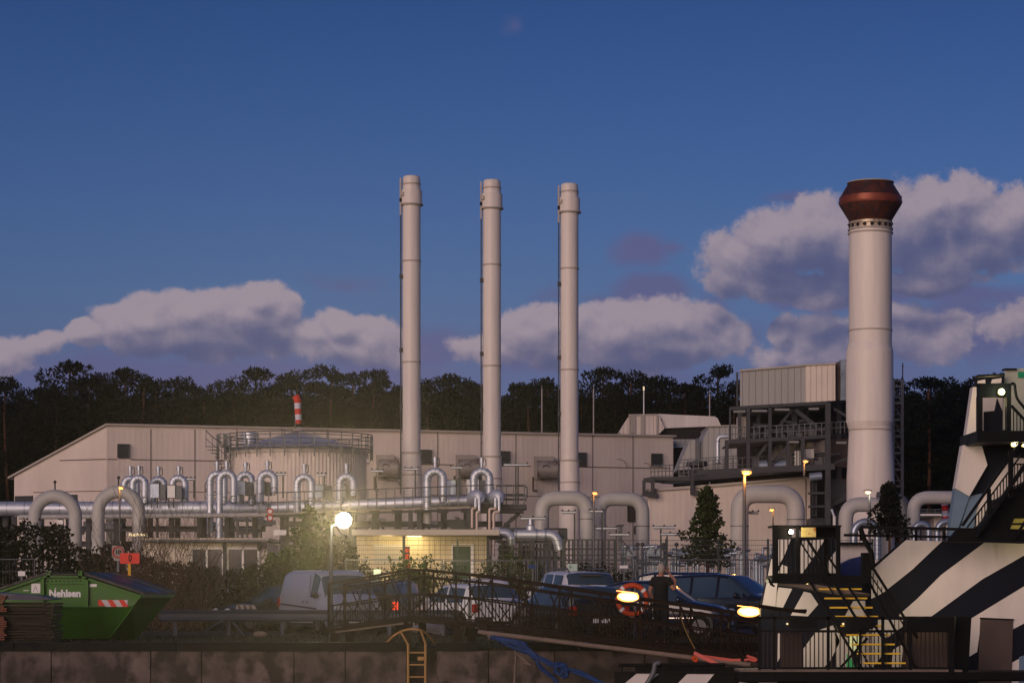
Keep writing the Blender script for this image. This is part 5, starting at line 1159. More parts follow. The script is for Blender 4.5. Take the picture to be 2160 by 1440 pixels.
# ------------------------------------------------------------ plank stack
D=58.8; t=thing('plank_stack','stack of dark weathered planks with reddish ends under a blue cover','planks',(X(50,D),D,0)); r=random.Random(3)
zt=Z(1270,D); n=15
for k in range(n):
    z0=zt*k/n; x1=X(113+r.uniform(-5,4),D); m=MB(); m.box(X(-60,D),x1,D+r.uniform(-.04,.04),D+1.1,z0+.004,z0+zt/n-.012); 
    for i in range(3): zz=z0+zt/n*r.random(); m.box(X(r.uniform(0,60),D),x1-r.uniform(0,.3),D-.06,D,zz,zz+.015)
    m.build('plank',M['plank'],t)
m=MB(); 
for k in range(16):
    y=1277+k*4.6; 
    if 1288<y<1297: continue
    m.pxbox(-30,r.uniform(6,16),y,y+3.4,D-.25,.2)
for k in range(4): m.pxbox(-30,13-k*2.5,1256+k*4.4,1259.6+k*4.4,D-.25,.2)
m.build('reddish_board',M['plankend'],t); t.children[-1]['kind']='stuff'
m=MB(); m.prism([q2 for q2 in (P(-60,1262,D-.15),P(80,1266,D-.15),P(114,1263,D-.15),P(80,1255,D-.15),P(-60,1245,D-.15))],[v+Vector((0,1.3,0)) for v in (P(-60,1262,D-.15),P(80,1266,D-.15),P(114,1263,D-.15),P(80,1255,D-.15),P(-60,1245,D-.15))]); m.build('blue_cover',M['lidblue'],t)
# ------------------------------------------------------------ guard rail
D=69; t=thing('guard_rail','grey blue steel guard rail along the edge of the car park','guard rail',(X(600,D),D,0))
prof=[(-.02,.76),(-.09,.73),(-.02,.64),(-.02,.56),(-.09,.47),(-.02,.42)]; m=MB(); x0,x1=X(336,D),X(1560,D)
for (a,z0),(b,z1) in zip(prof[:-1],prof[1:]): m.add([(x0,D+a,z0),(x1,D+a,z0),(x1,D+b,z1),(x0,D+b,z1)],[(0,1,2,3)]); m.add([(x0,D+a+.02,z0),(x1,D+a+.02,z0),(x1,D+b+.02,z1),(x0,D+b+.02,z1)],[(3,2,1,0)])
m.build('beam',M['rail'],t)
for px in range(369,1560,113): MB().box(X(px,D)-.05,X(px,D)+.05,D+.02,D+.12,0,.72).build('post',M['rail'],t)
m=MB(); m.beam(P(432,1330,68.6),P(480,1302,68.9),.05); m.beam(P(492,1312,68.6),P(520,1345,68.4),.05); m.build('strut',M['rail'],t)
for (px,y,w_,lab) in ((47,0,0,''),):
    pass
r=random.Random(2)
for i,(px,D_,lab) in enumerate(((549,66.5,'pale stone in the grass left of the van'),)):
    m=MB(); m.sph((X(px,D_),D_,.09),.16,10,0,1.3,.8,.6); o=m.build('stone',MAT('pale_stone',(.22,.16,.13),.9,var=.3,scale=8),label=lab,cat='stone')
D=69.6; t=thing('barrier_board','dull red and pale striped barrier board behind the guard rail','barrier',(X(517,D),D,0)); m=MB(); m.pxp([(496,1284),(541,1284),(536,1275),(500,1274)],D,.04,0)
for k in range(3): m.pxp([(503+k*12,1284),(509+k*12,1284),(506+k*12,1275),(501+k*12,1275)],D-.006,.005,1)
m.build('board',[MAT('dull_pale',(.30,.26,.24),.6),M['brown']],t); m=MB(); m.beam(P(500,1284,D),(X(500,D),D,0),.05); m.beam(P(536,1284,D),(X(536,D),D,0),.05); m.build('legs',M['trimb'],t)
# ------------------------------------------------------------ cars
def xf(mb,mt): mb.v=[tuple(mt@Vector(v)) for v in mb.v]; return mb
def car(label,px,D,head,L,Wd,top,belt,side,ws,rw,pmat,group=None,cat='car',gl='carglass',tailm='tail',wheel=.32,extra=None,rear_glass=None,bump='trimb'):
    """top: roofline control points rear to front; side: ranges of side glass; ws/rw: x ranges of sloping front and rear glass"""
    t=thing('parked_car' if cat!='van' else 'parked_van',label,cat,(X(px,D),D,0),group)
    mt=Matrix.Translation((X(px,D),D,0)) @ Matrix.Rotation(head,4,'Z')
    def T(x):
        for (a,z0),(b,z1) in zip(top[:-1],top[1:]):
            if a<=x<=b: return z0+(z1-z0)*(x-a)/(b-a) if b>a else z1
        return top[-1][1]
    xs=sorted(set([round(top[0][0]+(top[-1][0]-top[0][0])*i/36,4) for i in range(37)]+[p[0] for p in top]+[v for sgl in side for v in sgl]))
    def sec(x):
        tz=sum(T(min(top[-1][0],max(top[0][0],x+d)))*w_ for d,w_ in ((-.09,.25),(0,.5),(.09,.25))); w=Wd/2*(1-.13*abs(2*x/L)**4); tz=max(tz,.5)
        cabin=tz>belt+.1; k=min(1,max(0,(tz-belt)/.6))
        hp=[(w*.93,.24),(w,.42),(w*1.005,belt-.16 if belt-.16<tz-.1 else tz-.12),(w*.975,min(belt,tz-.05)),(w*(.955-.14*k),max(tz-.09,min(belt,tz-.05)+.01)),(w*(.90-.16*k),tz-.02),(w*.45,tz+.005),(0,tz+.015)]
        return [(x,-a,b) for a,b in hp]+[(x,a,b) for a,b in reversed(hp[:-1])],cabin
    rings=[sec(x) for x in xs]; n=len(rings[0][0]); body=MB(); glass=MB()
    inr=lambda x,rg: any(a-1e-4<=x<=b+1e-4 for a,b in rg)
    for (r0,c0),(r1,c1),xa,xb in zip(rings[:-1],rings[1:],xs[:-1],xs[1:]):
        xm=(xa+xb)/2
        for j in range(n-1):
            isg=False
            if j in (3,n-5) and inr(xm,side) and T(xm)>belt+.15: isg=True
            if j in (4,5,6,7,8,n-6) and (inr(xm,[ws]) or (rw and inr(xm,[rw]))): isg=True
            (glass if isg else body).add([r0[j],r0[j+1],r1[j+1],r1[j]],[(0,1,2,3)],0,True)
    for rg,rev in ((rings[0][0],False),(rings[-1][0],True)): body.add(rg,[tuple(range(n)) if not rev else tuple(range(n-1,-1,-1))])
    # weld for smooth shading
    def weld(mb):
        idx={}; nv=[]; mp=[]
        for v in mb.v:
            k_=(round(v[0],4),round(v[1],4),round(v[2],4))
            if k_ not in idx: idx[k_]=len(nv); nv.append(v)
            mp.append(idx[k_])
        mb.f=[[mp[i] for i in f] for f in mb.f]; mb.v=nv; return mb
    xf(weld(body),mt).build('body',pmat,t); xf(weld(glass),mt).build('window',M[gl],t)
    xr,xf_=top[0][0],top[-1][0]
    if rear_glass:
        z0,z1,wd=rear_glass; g=MB(); g.prism([(xr-.012,-wd/2,z0),(xr-.012,wd/2,z0),(xr-.012,wd/2*.9,z1),(xr-.012,-wd/2*.9,z1)],[(xr+.01,-wd/2,z0),(xr+.01,wd/2,z0),(xr+.01,wd/2*.9,z1),(xr+.01,-wd/2*.9,z1)]); xf(g,mt).build('rear_window',M['carglassd'],t)
    b=MB(); b.box(xr-.06,xr+.12,-Wd*.44,Wd*.44,.34,.56); xf(b,mt).build('rear_bumper',M[bump],t)
    b=MB(); b.box(xf_-.10,xf_+.05,-Wd*.42,Wd*.42,.26,.50); xf(b,mt).build('front_bumper',M[bump],t)
    b=MB(); b.box(xr-.075,xr-.05,-.26,.26,.60 if rear_glass else .44,.71 if rear_glass else .55); xf(b,mt).build('number_plate',M['white'],t)
    b=MB(); b.box(xf_+.02,xf_+.06,-.26,.26,.36,.47); xf(b,mt).build('number_plate',M['white'],t)
    for s in (-1,1):
        b=MB(); b.box(xr-.02,xr+.16,s*Wd*.43-.08*(s>0)-.06*(s<0)-0,s*Wd*.43+.06*(s>0)+.08*(s<0),belt-.28,belt-.04); xf(b,mt).build('tail_light',M[tailm],t)
        b=MB(); b.sph((xf_-.10,s*Wd*.35,belt-.27),.15,10,0,.8,1.15,.6); xf(b,mt).build('headlight',M['headl'],t)
        mx=ws[0]-.05; mx=ws[1]-.35
        b=MB(); b.sph((mx,s*(Wd/2+.08),belt+.06),.12,10,0,.7,.9,.8); xf(b,mt).build('mirror',pmat if cat!='van' else M['trimb'],t)
        for wx in (xr+L*.18,xf_-L*.18):
            w_=MB(); w_.tube([(wx,s*(Wd/2-.19),wheel),(wx,s*(Wd/2+.005),wheel)],wheel,20); o=xf(w_,mt).build('wheel',M['tyre'],t)
            w_=MB(); w_.tube([(wx,s*(Wd/2-.02),wheel),(wx,s*(Wd/2+.015),wheel)],wheel*.62,12); xf(w_,mt).build('rim',M['rim'],o)
            a=MB(); a.tube([(wx,s*(Wd/2-.25),wheel+.03),(wx,s*(Wd/2+.0),wheel+.03)],wheel+.07,20); xf(a,mt).build('wheel_arch',M['trimb'],t)
        b=MB(); b.beam((xr+.5,s*(Wd/2+.002),.30),(xf_-.5,s*(Wd/2+.002),.30),.02,.10); xf(b,mt).build('sill',M[bump],t)
    if extra: extra(t,mt)
    return t
# grey van facing the quay
def van_extra(t,mt):
    for xh in (.55,.22):
        b=MB(); b.sph((xh,-.935,.98),.05,8,0,1.4,.3,.6); xf(b,mt).build('door_handle',M['trimb'],t)
    b=MB(); b.box(-.45,.60,-.912,-.900,1.13,1.60); 
    b=MB(); b.beam((-1.9,-.93,.92),(1.3,-.93,.78),.015,.05); xf(b,mt).build('side_moulding',M['trimb'],t)
    b=MB(); b.beam((.62,-.925,.4),(.62,-.84,1.80),.012,.012); xf(b,mt).build('door_seam',M['trimb'],t)
    b=MB(); b.box(-1.5,.9,-.62,-.58,1.90,1.945); b.box(-1.5,.9,.58,.62,1.90,1.945); xf(b,mt).build('roof_rails',M['silver'],t)
silv=paint('van_silver_paint',(.30,.33,.41),.35)
car('silver grey panel van facing the quay, nearest the floodlight pole',694,72.5,R(-64),4.4,1.84,[(-2.2,1.60),(-2.1,1.84),(-1.6,1.92),(.8,1.93),(1.15,1.85),(1.75,1.2),(2.1,1.05),(2.2,.85)],1.12,[(.72,1.22)],(1.24,1.76),None,silv,cat='van',extra=van_extra)
blk=paint('black_car_paint',(.012,.013,.018),.2); nvy=paint('dark_blue_paint',(.008,.014,.04),.2); wht=paint('white_car_paint',(.72,.73,.76),.3); brn=paint('dark_brown_paint',(.05,.035,.035),.3)
hatch=[(-2.1,.95),(-2.0,1.12),(-1.55,1.47),(-.2,1.52),(.25,1.47),(1.05,.98),(1.9,.82),(2.1,.62)]
estate=[(-2.3,1.05),(-2.2,1.3),(-1.95,1.62),(-.3,1.68),(.2,1.62),(1.05,1.06),(2.1,.92),(2.3,.65)]
suv=[(-2.25,1.1),(-2.15,1.4),(-1.9,1.72),(-.3,1.78),(.25,1.72),(1.0,1.16),(2.1,1.04),(2.3,.7)]
mini=[(-2.4,1.15),(-2.35,1.6),(-2.1,1.92),(.2,1.95),(.75,1.85),(1.6,1.15),(2.3,1.0),(2.4,.7)]
car('black car mostly hidden behind the rear of the grey van',592,77,R(-155),4.3,1.76,hatch,.95,[(-1.3,-.4),(-.3,.7)],(.25,1.05),(-2.0,-1.5),blk)
car('dark brown car with lit red tail lights behind the gangway',830,74.5,R(75),4.4,1.8,[(a,b-.02) for a,b in estate],1.02,[(-1.7,-.9),(-.8,-.05),(.05,.8)],(.2,1.05),(-2.2,-1.95),brn,tailm='taillit')
car('white hatchback with black rear window seen through the gangway rails',985,70.5,R(118),4.3,1.82,[(a,b+.0) for a,b in hatch],.97,[(-1.4,-.4),(-.3,.75)],(.25,1.05),(-2.0,-1.52),wht,gl='carglass')
car('smaller white car roof behind the white hatchback',1012,79,R(100),4.2,1.76,[(a,b+.05) for a,b in estate],1.0,[(-1.7,-.9),(-.8,-.05),(.05,.8)],(.2,1.05),None,wht,rear_glass=(1.05,1.4,1.3))
def rails(t,mt):
    for s in (-1,1):
        b=MB(); b.tube(fillet([(-1.8,s*.58,1.86),(-1.65,s*.58,1.97),(0,s*.58,2.0),(.15,s*.58,1.88)],.15),.022,6); xf(b,mt).build('roof_rail',M['galv'],t)
    b=MB(); b.box(-2.14,-1.97,-.3,.3,1.76,1.79); xf(b,mt).build('brake_light',M['brown'],t)
    b=MB(); b.tube([(-1.2,0,1.92),(-1.3,0,2.04)],.02,5); xf(b,mt).build('antenna',M['trimb'],t)
car('white estate car with roof rails and dark rear window',1200,73,R(107),4.6,1.9,[(a,b+.24*(1 if b>1.2 else .4)) for a,b in estate],1.18,[(-1.75,-1.0),(-.9,-.1),(0,.85)],(.2,1.05),(-2.2,-1.93),wht,gl='carglass',extra=rails)
car('dark blue black car parked in front of the white estate car',1196,66.5,R(112),4.4,1.84,[(a,b-.20*(1 if b>1.2 else .4)) for a,b in estate],.93,[(-1.6,-.8),(-.7,.1),(.2,.85)],(.2,1.05),(-2.2,-1.9),blk)
def slogans(t,mt):
    b=MB(); b.box(-2.03,-1.0,.86,.925,1.22,1.72); xf(b,mt).build('rear_side_window',M['carglassd'],t)
    for k,(z,w_) in enumerate(((1.60,.75),(1.48,.6),(1.38,.55),(1.28,.5))):
        b=MB(); r=random.Random(k); x=-1.95
        while x<-1.95+w_: dx=r.uniform(.03,.08); b.box(x,x+dx,.928,.934,z,z+.05+.03*(k==0)); x+=dx+.02
        xf(b,mt).build('window_lettering',M['mint'],t)
car('blue minivan with dark tinted rear side behind the standing man',1400,80,R(166),4.9,1.9,mini,1.15,[(-1.9,-1.0),(-.9,.1),(.2,1.1)],(.75,1.6),None,nvy,cat='van',rear_glass=(1.2,1.75,1.5),extra=slogans)
def chromes(t,mt):
    b=MB(); b.beam((-1.2,-.93,.55),(1.2,-.93,.55),.02,.025); xf(b,mt).build('chrome_strip',M['chrome'],t)
car('dark blue saloon with arched roof behind the orange lifebuoy',1385,67.5,R(-14),4.3,1.8,[(-2.15,.9),(-2.0,1.12),(-1.5,1.42),(-.9,1.58),(0,1.60),(.4,1.52),(1.15,1.02),(1.95,.88),(2.15,.62)],1.0,[(-1.5,-.6),(-.5,.75)],(.4,1.15),(-2.0,-1.5),nvy,extra=chromes)
car('black four wheel drive parked between the saloon and the ship',1545,71.5,R(-33),4.5,1.9,[(a,b+.05) for a,b in suv],1.12,[(-1.8,-1.0),(-.9,-.1),(.0,.8)],(.25,1.0),(-2.15,-1.9),blk,extra=None)
car('dark car behind the blue minivan, only its roof showing',1478,86,R(-20),4.5,1.8,[(a,b+.12) for a,b in suv],1.12,[(-1.8,-1.0),(-.9,-.1),(.0,.8)],(.25,1.0),(-2.15,-1.9),blk)
D=81; t=thing('box_sign','pale green box sign standing behind the white estate car','sign',(X(1208,D),D,0)); MB().pxbox(1198,1218,1188.5,1205,D,.15).build('box',M['mint'],t); MB().beam(P(1208,1204,D+.07),(X(1208,D),D+.07,0),.06).build('post',M['galv'],t); text_mb('9',.17,P(1203,1196,D-.01),.006).build('lettering',M['door'],t)
# ------------------------------------------------------------ man on the quay
def skin(vs,es,rs,lv=2,root=0):
    me=bpy.data.meshes.new('figure'); me.from_pydata(vs,es,[]); ob=bpy.data.objects.new('figure',me); COL.objects.link(ob)
    md=ob.modifiers.new('skin','SKIN'); md.use_smooth_shade=True
    for i,v in enumerate(me.skin_vertices[0].data): v.radius=rs[i] if isinstance(rs[i],tuple) else (rs[i],rs[i]); v.use_root=(i==root)
    sb=ob.modifiers.new('sub','SUBSURF'); sb.levels=lv; sb.render_levels=lv
    dg=bpy.context.evaluated_depsgraph_get(); m2=bpy.data.meshes.new_from_object(ob.evaluated_get(dg))
    mb=MB(); mb.add([v.co.copy() for v in m2.vertices],[tuple(p.vertices) for p in m2.polygons],0,True)
    bpy.data.objects.remove(ob); bpy.data.meshes.remove(me); bpy.data.meshes.remove(m2); return mb
def man():
    D=55.6; bx=X(1394,D); t=thing('person','man with grey hair and black shirt, hand raised to his ear','person',(bx,D,0))
    f=Vector((.62,.78,0)); rr=Vector((.78,-.62,0)); H=1.04
    def v(a,b,z): return tuple(rr*a+f*b+Vector((0,0,z)))
    V=[v(0,0,1.0),v(0,.0,1.2),v(0,-.01,1.38),v(0,-.02,1.5),v(0,.0,1.58),v(0,.02,1.66),
       v(.10,0,.92),v(.11,.02,.52),v(.12,-.02,.09),v(.12,.13,.04), v(-.10,0,.92),v(-.11,.04,.52),v(-.13,.0,.09),v(-.13,.15,.04),
       v(.19,-.01,1.50),v(.33,.06,1.27),v(.25,.20,1.50),v(.145,.10,1.65), v(-.19,-.01,1.50),v(-.27,-.05,1.24),v(-.24,.08,1.02),v(-.21,.13,.96)]
    E=[(0,1),(1,2),(2,3),(3,4),(4,5),(0,6),(6,7),(7,8),(8,9),(0,10),(10,11),(11,12),(12,13),(3,14),(14,15),(15,16),(16,17),(3,18),(18,19),(19,20),(20,21)]
    Rs=[.145,.15,.16,.13,.065,.06,.095,.065,.045,.04,.095,.065,.045,.04,.065,.05,.038,.032,.065,.05,.038,.034]
    b=skin(V,E,Rs)
    hc=Vector(v(0,.035,1.735)); k=len(b.v)
    hd=MB(); hd.sph(hc,.098,20,0,.86,.98,1.22); b.add(hd.v,hd.f,0,True)
    j=MB(); j.sph(hc+f*.03-Vector((0,0,.06)),.07,14,0,.9,1,.9); b.add(j.v,j.f,0,True)
    j=MB(); j.sph(hc+f*.098-Vector((0,0,.01)),.018,8,0,1,1,1.4); b.add(j.v,j.f,0,True)
    for s in (-1,1): j=MB(); j.sph(hc+rr*.088*s-Vector((0,0,.005)),.026,8,0,.5,1,1.2); b.add(j.v,j.f,0,True)
    # hand: palm and five fingers closing on the phone
    pc=Vector(v(.125,.095,1.69)); hv=[tuple(pc-Vector((0,0,.05))),tuple(pc+Vector((0,0,.0))),tuple(pc+Vector((0,0,.035)))]
    j=skin(hv,[(0,1),(1,2)],[(.026,.02),(.036,.018),(.034,.016)],1); b.add(j.v,j.f,0,True)
    for i,(o,l) in enumerate(((-.027,.062),(-.009,.070),(.009,.066),(.027,.052))):
        p0=pc+f*o+Vector((0,0,.035)); p1=p0+Vector((0,0,l*.5))+rr*.006; p2=p1+Vector((0,0,l*.32))-rr*.014; p3=p2+Vector((0,0,l*.1))-rr*.02
        j=MB(); j.tube([p0,p1,p2,p3],[.0095,.009,.008,.006],6); b.add(j.v,j.f,0,True)
    p0=pc-f*.03-Vector((0,0,.015)); j=MB(); j.tube([p0,p0-f*.028+Vector((0,0,.02)),p0-f*.03-rr*.02+Vector((0,0,.045))],[.012,.0105,.008],6); b.add(j.v,j.f,0,True)
    # left hand
    pc2=Vector(V[21]); 
    for i in range(4):
        p0=pc2+f*(-.02+.014*i)-Vector((0,0,.02)); j=MB(); j.tube([p0,p0-Vector((0,0,.035)),p0-Vector((0,0,.06))+rr*.02],[.0095,.009,.007],6); b.add(j.v,j.f,0,True)
    j=MB(); j.tube([pc2+f*.03,pc2+f*.045-Vector((0,0,.03)),pc2+f*.04-Vector((0,0,.055))],[.011,.010,.008],6); b.add(j.v,j.f,0,True)
    mt=Matrix.Translation((bx,D,0)) @ Matrix.Scale(H,4)
    xf(b,mt).build('body',M['skin'],t)
    sh=skin([v(0,0,.94),V[1],V[2],V[3],v(0,0,1.555),V[14],v(.285,.035,1.36),V[18],v(-.25,-.04,1.34)],[(0,1),(1,2),(2,3),(3,4),(3,5),(5,6),(3,7),(7,8)],[.19,.182,.178,.145,.08,.083,.078,.083,.078]); xf(sh,mt).build('shirt',M['tshirt'],t)
    tr=skin([v(0,0,1.02),V[6],V[7],v(.12,-.02,.10),V[10],V[11],v(-.13,0,.10),v(0,0,1.16)],[(0,1),(1,2),(2,3),(0,4),(4,5),(5,6),(0,7)],[.185,.115,.085,.07,.115,.085,.07,.185]); xf(tr,mt).build('trousers',M['jeans'],t)
    h=MB(); h.sph(hc+Vector((0,0,.024))-f*.014,.110,20,0,.89,.98,1.17)
    keep=[i for i,q_ in enumerate(h.v) if (Vector(q_)-hc).dot(f)*.8 < .05+ (q_[2]-hc.z)*1.0]; ks=set(keep); h.f=[fc for fc in h.f if all(i in ks for i in fc)]; h.m=h.m[:len(h.f)]; h.s=h.s[:len(h.f)]
    xf(h,mt).build('hair',M['hair'],t)
    for s,i in ((1,9),(-1,13)):
        q_=Vector(V[i]); e=MB(); e.sph(q_-f*.05+Vector((0,0,.0)),.07,12,0,.75,1.75,.62); xf(e,mt).build('shoe',M['blackm'],t)
    e=MB(); c=Vector(v(.108,.10,1.715)); e.beam(c-Vector((0,0,.065)),c+Vector((0,0,.065)),.012,.065)
    xf(e,mt); o=e.build('phone',M['blackm'],label='dark phone held to the ear of the grey haired man',cat='phone')
man()
# ------------------------------------------------------------ gangway
t=thing('gangway','long red brown lattice gangway sloping down from quay to ship','gangway',(X(1100,53),53,0))
gp=[(692,1329,1231,56.0),(867,1306,1200,54.9),(1010,1319,1214,54.1),(1590,1391,1299,50.2),(1640,1397,1305,49.9)]
def gat(px,w):
    """point of the gangway side: w=0 bottom chord, w=1 top rail"""
    for a,b in zip(gp[:-1],gp[1:]):
        if px<=b[0]+.01: break
    f=(px-a[0])/(b[0]-a[0]); yb=a[1]+(b[1]-a[1])*f; yt=a[2]+(b[2]-a[2])*f; D=a[3]+(b[3]-a[3])*f; return P(px,yb+(yt-yb)*w,D)
bk=Vector((.30,1.0,0))
for side,off_ in (('near',Vector((0,0,0))),('far',bk)):
    xs=[692,780,867,940,1010,1110,1210,1310,1410,1510,1590,1640]
    m=MB()
    for w,th in ((1,.048),(.86,.036),(.52,.034),(.07,.032)):
        for a,b in zip(xs[:-1],xs[1:]): m.beam(gat(a,w)+off_,gat(b,w)+off_,th)
    for a,b in zip(xs[:-1],xs[1:]): m.beam(gat(a,0)+off_,gat(b,0)+off_,.12,.09)
    m.build('side_rail',M['gang'],t)
    m=MB()
    for px in (694,780,864,884,962,1010,1095,1180,1265,1350,1435,1520,1600): m.beam(gat(px,-.03)+off_,gat(px,1)+off_,.07 if px in(694,864) else .042)
    m.build('upright',M['gang'],t); t.children[-1]['kind']='stuff'
    m=MB(); px=703
    while px<1636: m.beam(gat(px,.05)+off_,gat(px+.01,.53)+off_,.017); px+=7.3
    m.build('baluster',M['gang'],t); t.children[-1]['kind']='stuff'
    m=MB(); ps=[694,780,864,962,1050,1137,1222,1308,1395,1480,1565]
    for a,b in zip(ps[:-1],ps[1:]):
        c=(a+b)/2
        for u0,u1 in ((a,c),(b,c)):
            m.tube([gat(u0,.10)+off_,gat(u0+(u1-u0)*.55,.42)+off_,gat(u1,.92)+off_],.016,5,caps=False)
        m.tube([gat(c-22,.92)+off_,gat(c-5,.52)+off_,gat(c+24,.08)+off_],.015,5,caps=False)
    m.build('brace',M['gang'],t); t.children[-1]['kind']='stuff'
m=MB()
for a,b in zip(xs[:-1],xs[1:]):
    A,B=gat(a,.03),gat(b,.03); m.prism([A,B,B+bk,A+bk],[A-Vector((0,0,.03)),B-Vector((0,0,.03)),B+bk-Vector((0,0,.03)),A+bk-Vector((0,0,.03))])
m.build('deck',M['gang'],t)
m=MB()
for a,b in ((1010,1240),(1240,1470),(1470,1585)): m.tube([gat(a,-.12)+Vector((0,-.05,0)),gat(b,-.12)+Vector((0,-.05,0))],.055,10)
m.build('lower_tube',M['gangdeck'],t)
m=MB(); m.beam(gat(867,-.05),gat(700,-.05),.08,.05); m.build('pale_chord',M['gangdeck'],t)
m=MB()
for px in (705,860,965):
    for o_ in (Vector((0,0,0)),bk): g_=gat(px,0)+o_; m.box(g_.x-.09,g_.x+.09,g_.y-.06,g_.y+.06,.0,g_.z)
m.build('foot',M['gang'],t)
m=MB(); 
for px in (1025,1140,1210): m.beam(gat(px,.05)+Vector((0,-.06,0)),gat(px+12,-.28)+Vector((0,-.06,0)),.05)
m.build('hook',M['gang'],t)
for i,(px,y,lab) in enumerate(((1325,1257,'glowing warm gangway lamp in front of the lifebuoy'),(1580,1288.5,'glowing warm gangway lamp next to the ship'))):
    D_=51.4 if i==0 else 49.6; lt=thing('gangway_lamp',lab,'lamp',tuple(P(px,y,D_)),'lamps on the gangway rail'); m=MB(); m.sph(P(px-1,y-1,D_),.20,16,0,1.0,.25,.22); m.sph(P(px+3,y+4,D_),.18,16,0,1.0,.25,.22); m.build('diffuser',M['lampy'],lt); m=MB(); m.sph(P(px,y+1,D_+.05),.235,18,0,1.05,.2,.48); m.build('glow_rim',M['lampo'],lt)  # orange rim glows to stand for the halo round the lamp
    m=MB(); m.prism([P(px-25,y-13,D_-.02),P(px+20,y-7,D_-.02),P(px+20,y-5.5,D_-.02),P(px-25,y-11,D_-.02)],[P(px-25,y-13,D_+.1),P(px+20,y-7,D_+.1),P(px+20,y-5.5,D_+.1),P(px-25,y-11,D_+.1)]); m.build('shade',M['lampo'],lt); MB().beam(P(px+24,y-6,D_+.03),P(px+24,y+14,D_+.03),.03).build('bracket',M['gang'],lt)  # the lamp cover glows as well, widening the orange halo
    l=lamp_light('gangway_glow',P(px,y+2,D_-.15),4,(1,.68,.28),.1); l.parent=lt; l.location=Vector(l.location)-Vector(lt['_b'])
D=54.9; t=thing('lifebuoy','orange lifebuoy hanging on a grey post by the gangway','lifebuoy',tuple(P(1334,1300,D))); c=P(1334,1264,D)
k=32; ring=[c+Vector((math.cos(a)*.335,0,math.sin(a)*.335)) for a in (2*math.pi*i/k for i in range(k))]; MB().tube(ring,.062,12,closed=True).build('ring',M['orange'],t)
for a in (0.7,2.3,3.9,5.5): 
    q_=[c+Vector((math.cos(a+d)*.335,0,math.sin(a+d)*.335)) for d in (-.1,0,.1)]; MB().tube(q_,.068,12).build('band',M['white'],t)
MB().tube([P(1340,1228,D+.08),(X(1340,D),D+.08,0)],.04,10).build('post',M['galv'],t); MB().pxbox(1328,1340,1296,1302,D-.02,.06).build('holder',M['galv'],t)
# ------------------------------------------------------------ ladder with hoops
D=53.75; t=thing('quay_ladder','yellow ladder with arched handrails let into the quay wall','ladder',(X(879,D),D,-2.6)); m=MB()
m.tube([P(861,1357,D),P(861,1580,D)],.03,8); m.tube([P(897.5,1357,D),P(897.5,1580,D)],.03,8); m.build('stringer',M['ladyel'],t)
for kk in range(8): MB().tube([P(861,1375.5+kk*25.6,D),P(897.5,1375.5+kk*25.6,D)],.02,6).build('rung',M['ladyel'],t)
def sm(pts,n=5):
    pts=[Vector(p) for p in pts]; o=[]
    for i in range(len(pts)-1):
        p0=pts[max(i-1,0)];p1=pts[i];p2=pts[i+1];p3=pts[min(i+2,len(pts)-1)]
        for k in range(n):
            u_=k/n; o.append(.5*((2*p1)+(-p0+p2)*u_+(2*p0-5*p1+4*p2-p3)*u_*u_+(-p0+3*p1-3*p2+p3)*u_**3))
    o.append(pts[-1]); return o
m=MB(); m.tube(sm([P(816,1355,D+.6),P(828,1342,D+.35),P(848,1330,D+.1),P(869,1326,D),P(889,1329,D),P(905,1340,D+.3),P(918,1357,D+.6)]),.026,8); m.tube([P(845,1331,D),P(861,1359,D)],.024,8); m.tube([P(888,1329,D),P(897.5,1357,D)],.024,8); m.tube([P(811,1355,D+.6),P(822,1355,D+.6)],.03,6); m.build('arched_handrail',M['ladyel'],t)
MB().pxbox(881,894,1384,1392,D-.03,.03).build('plate',M['ladyel'],t)
# ------------------------------------------------------------ tarp, ropes
D=57; m=MB(); r=random.Random(6); path=[P(867,1327,D),P(885,1324,D),P(905,1322,D),P(918,1324,D),P(931,1326,D)]; m.tube(path,[.05,.10,.13,.15,.10],9); m.add([P(918,1316,D-.15),P(932,1319,D-.15),P(931,1336,D-.15),P(920,1338,D-.12)],[(0,1,2,3)])
for i in range(14): a=r.uniform(868,930); m.beam(P(a,1330+r.uniform(-5,5),D-.14),P(a+r.uniform(6,18),1330+r.uniform(-6,6),D-.14),.015)
m.build('tarp_bundle',M['tarp'],label='crumpled grey white tarp bundle lying under the gangway',cat='tarp',loc=(X(899,D),D,0))
def rope(name,label,strands,rad,mat,D,cat='rope',seed=1,group=None):
    r=random.Random(seed); m=MB()
    for pts,n in strands:
        for k in range(n):
            pp=[P(a+r.uniform(-3,3)*(n>1),b+r.uniform(-4,4)*(n>1),D+r.uniform(-.1,.1)) for a,b in pts]; m.tube(sm(pp,6),rad*r.uniform(.8,1.15),6)
    return m.build(name,M[mat],label=label,cat=cat,group=group)
rope('mooring_rope','tangled thick blue mooring rope with a knot over the quay edge',[([(1036,1342),(1060,1348),(1090,1356),(1112,1370),(1128,1388)],5),([(1044,1346),(1085,1366),(1125,1382),(1160,1398),(1186,1408),(1225,1420),(1275,1444)],3),([(1100,1360),(1128,1384),(1140,1405),(1165,1428),(1182,1445)],3),([(1090,1352),(1105,1358),(1120,1378)],4),([(1176,1398),(1190,1408),(1182,1420),(1172,1410),(1188,1402),(1196,1420),(1186,1426)],3)],.032,'bluerope',52.6)
rope('old_rope','thin brownish old rope hanging beside the blue rope',[([(1040,1341),(1030,1344)],3),([(1084,1372),(1100,1392),(1118,1402),(1130,1408)],2),([(1090,1382),(1088,1412),(1084,1450)],3)],.022,'gangdeck',52.9,seed=4)
rope('guide_rope','thin yellowish rope running down across the gangway side',[([(1436,1298),(1446,1328),(1466,1368)],1)],.014,'greenrope',50.6,seed=5)
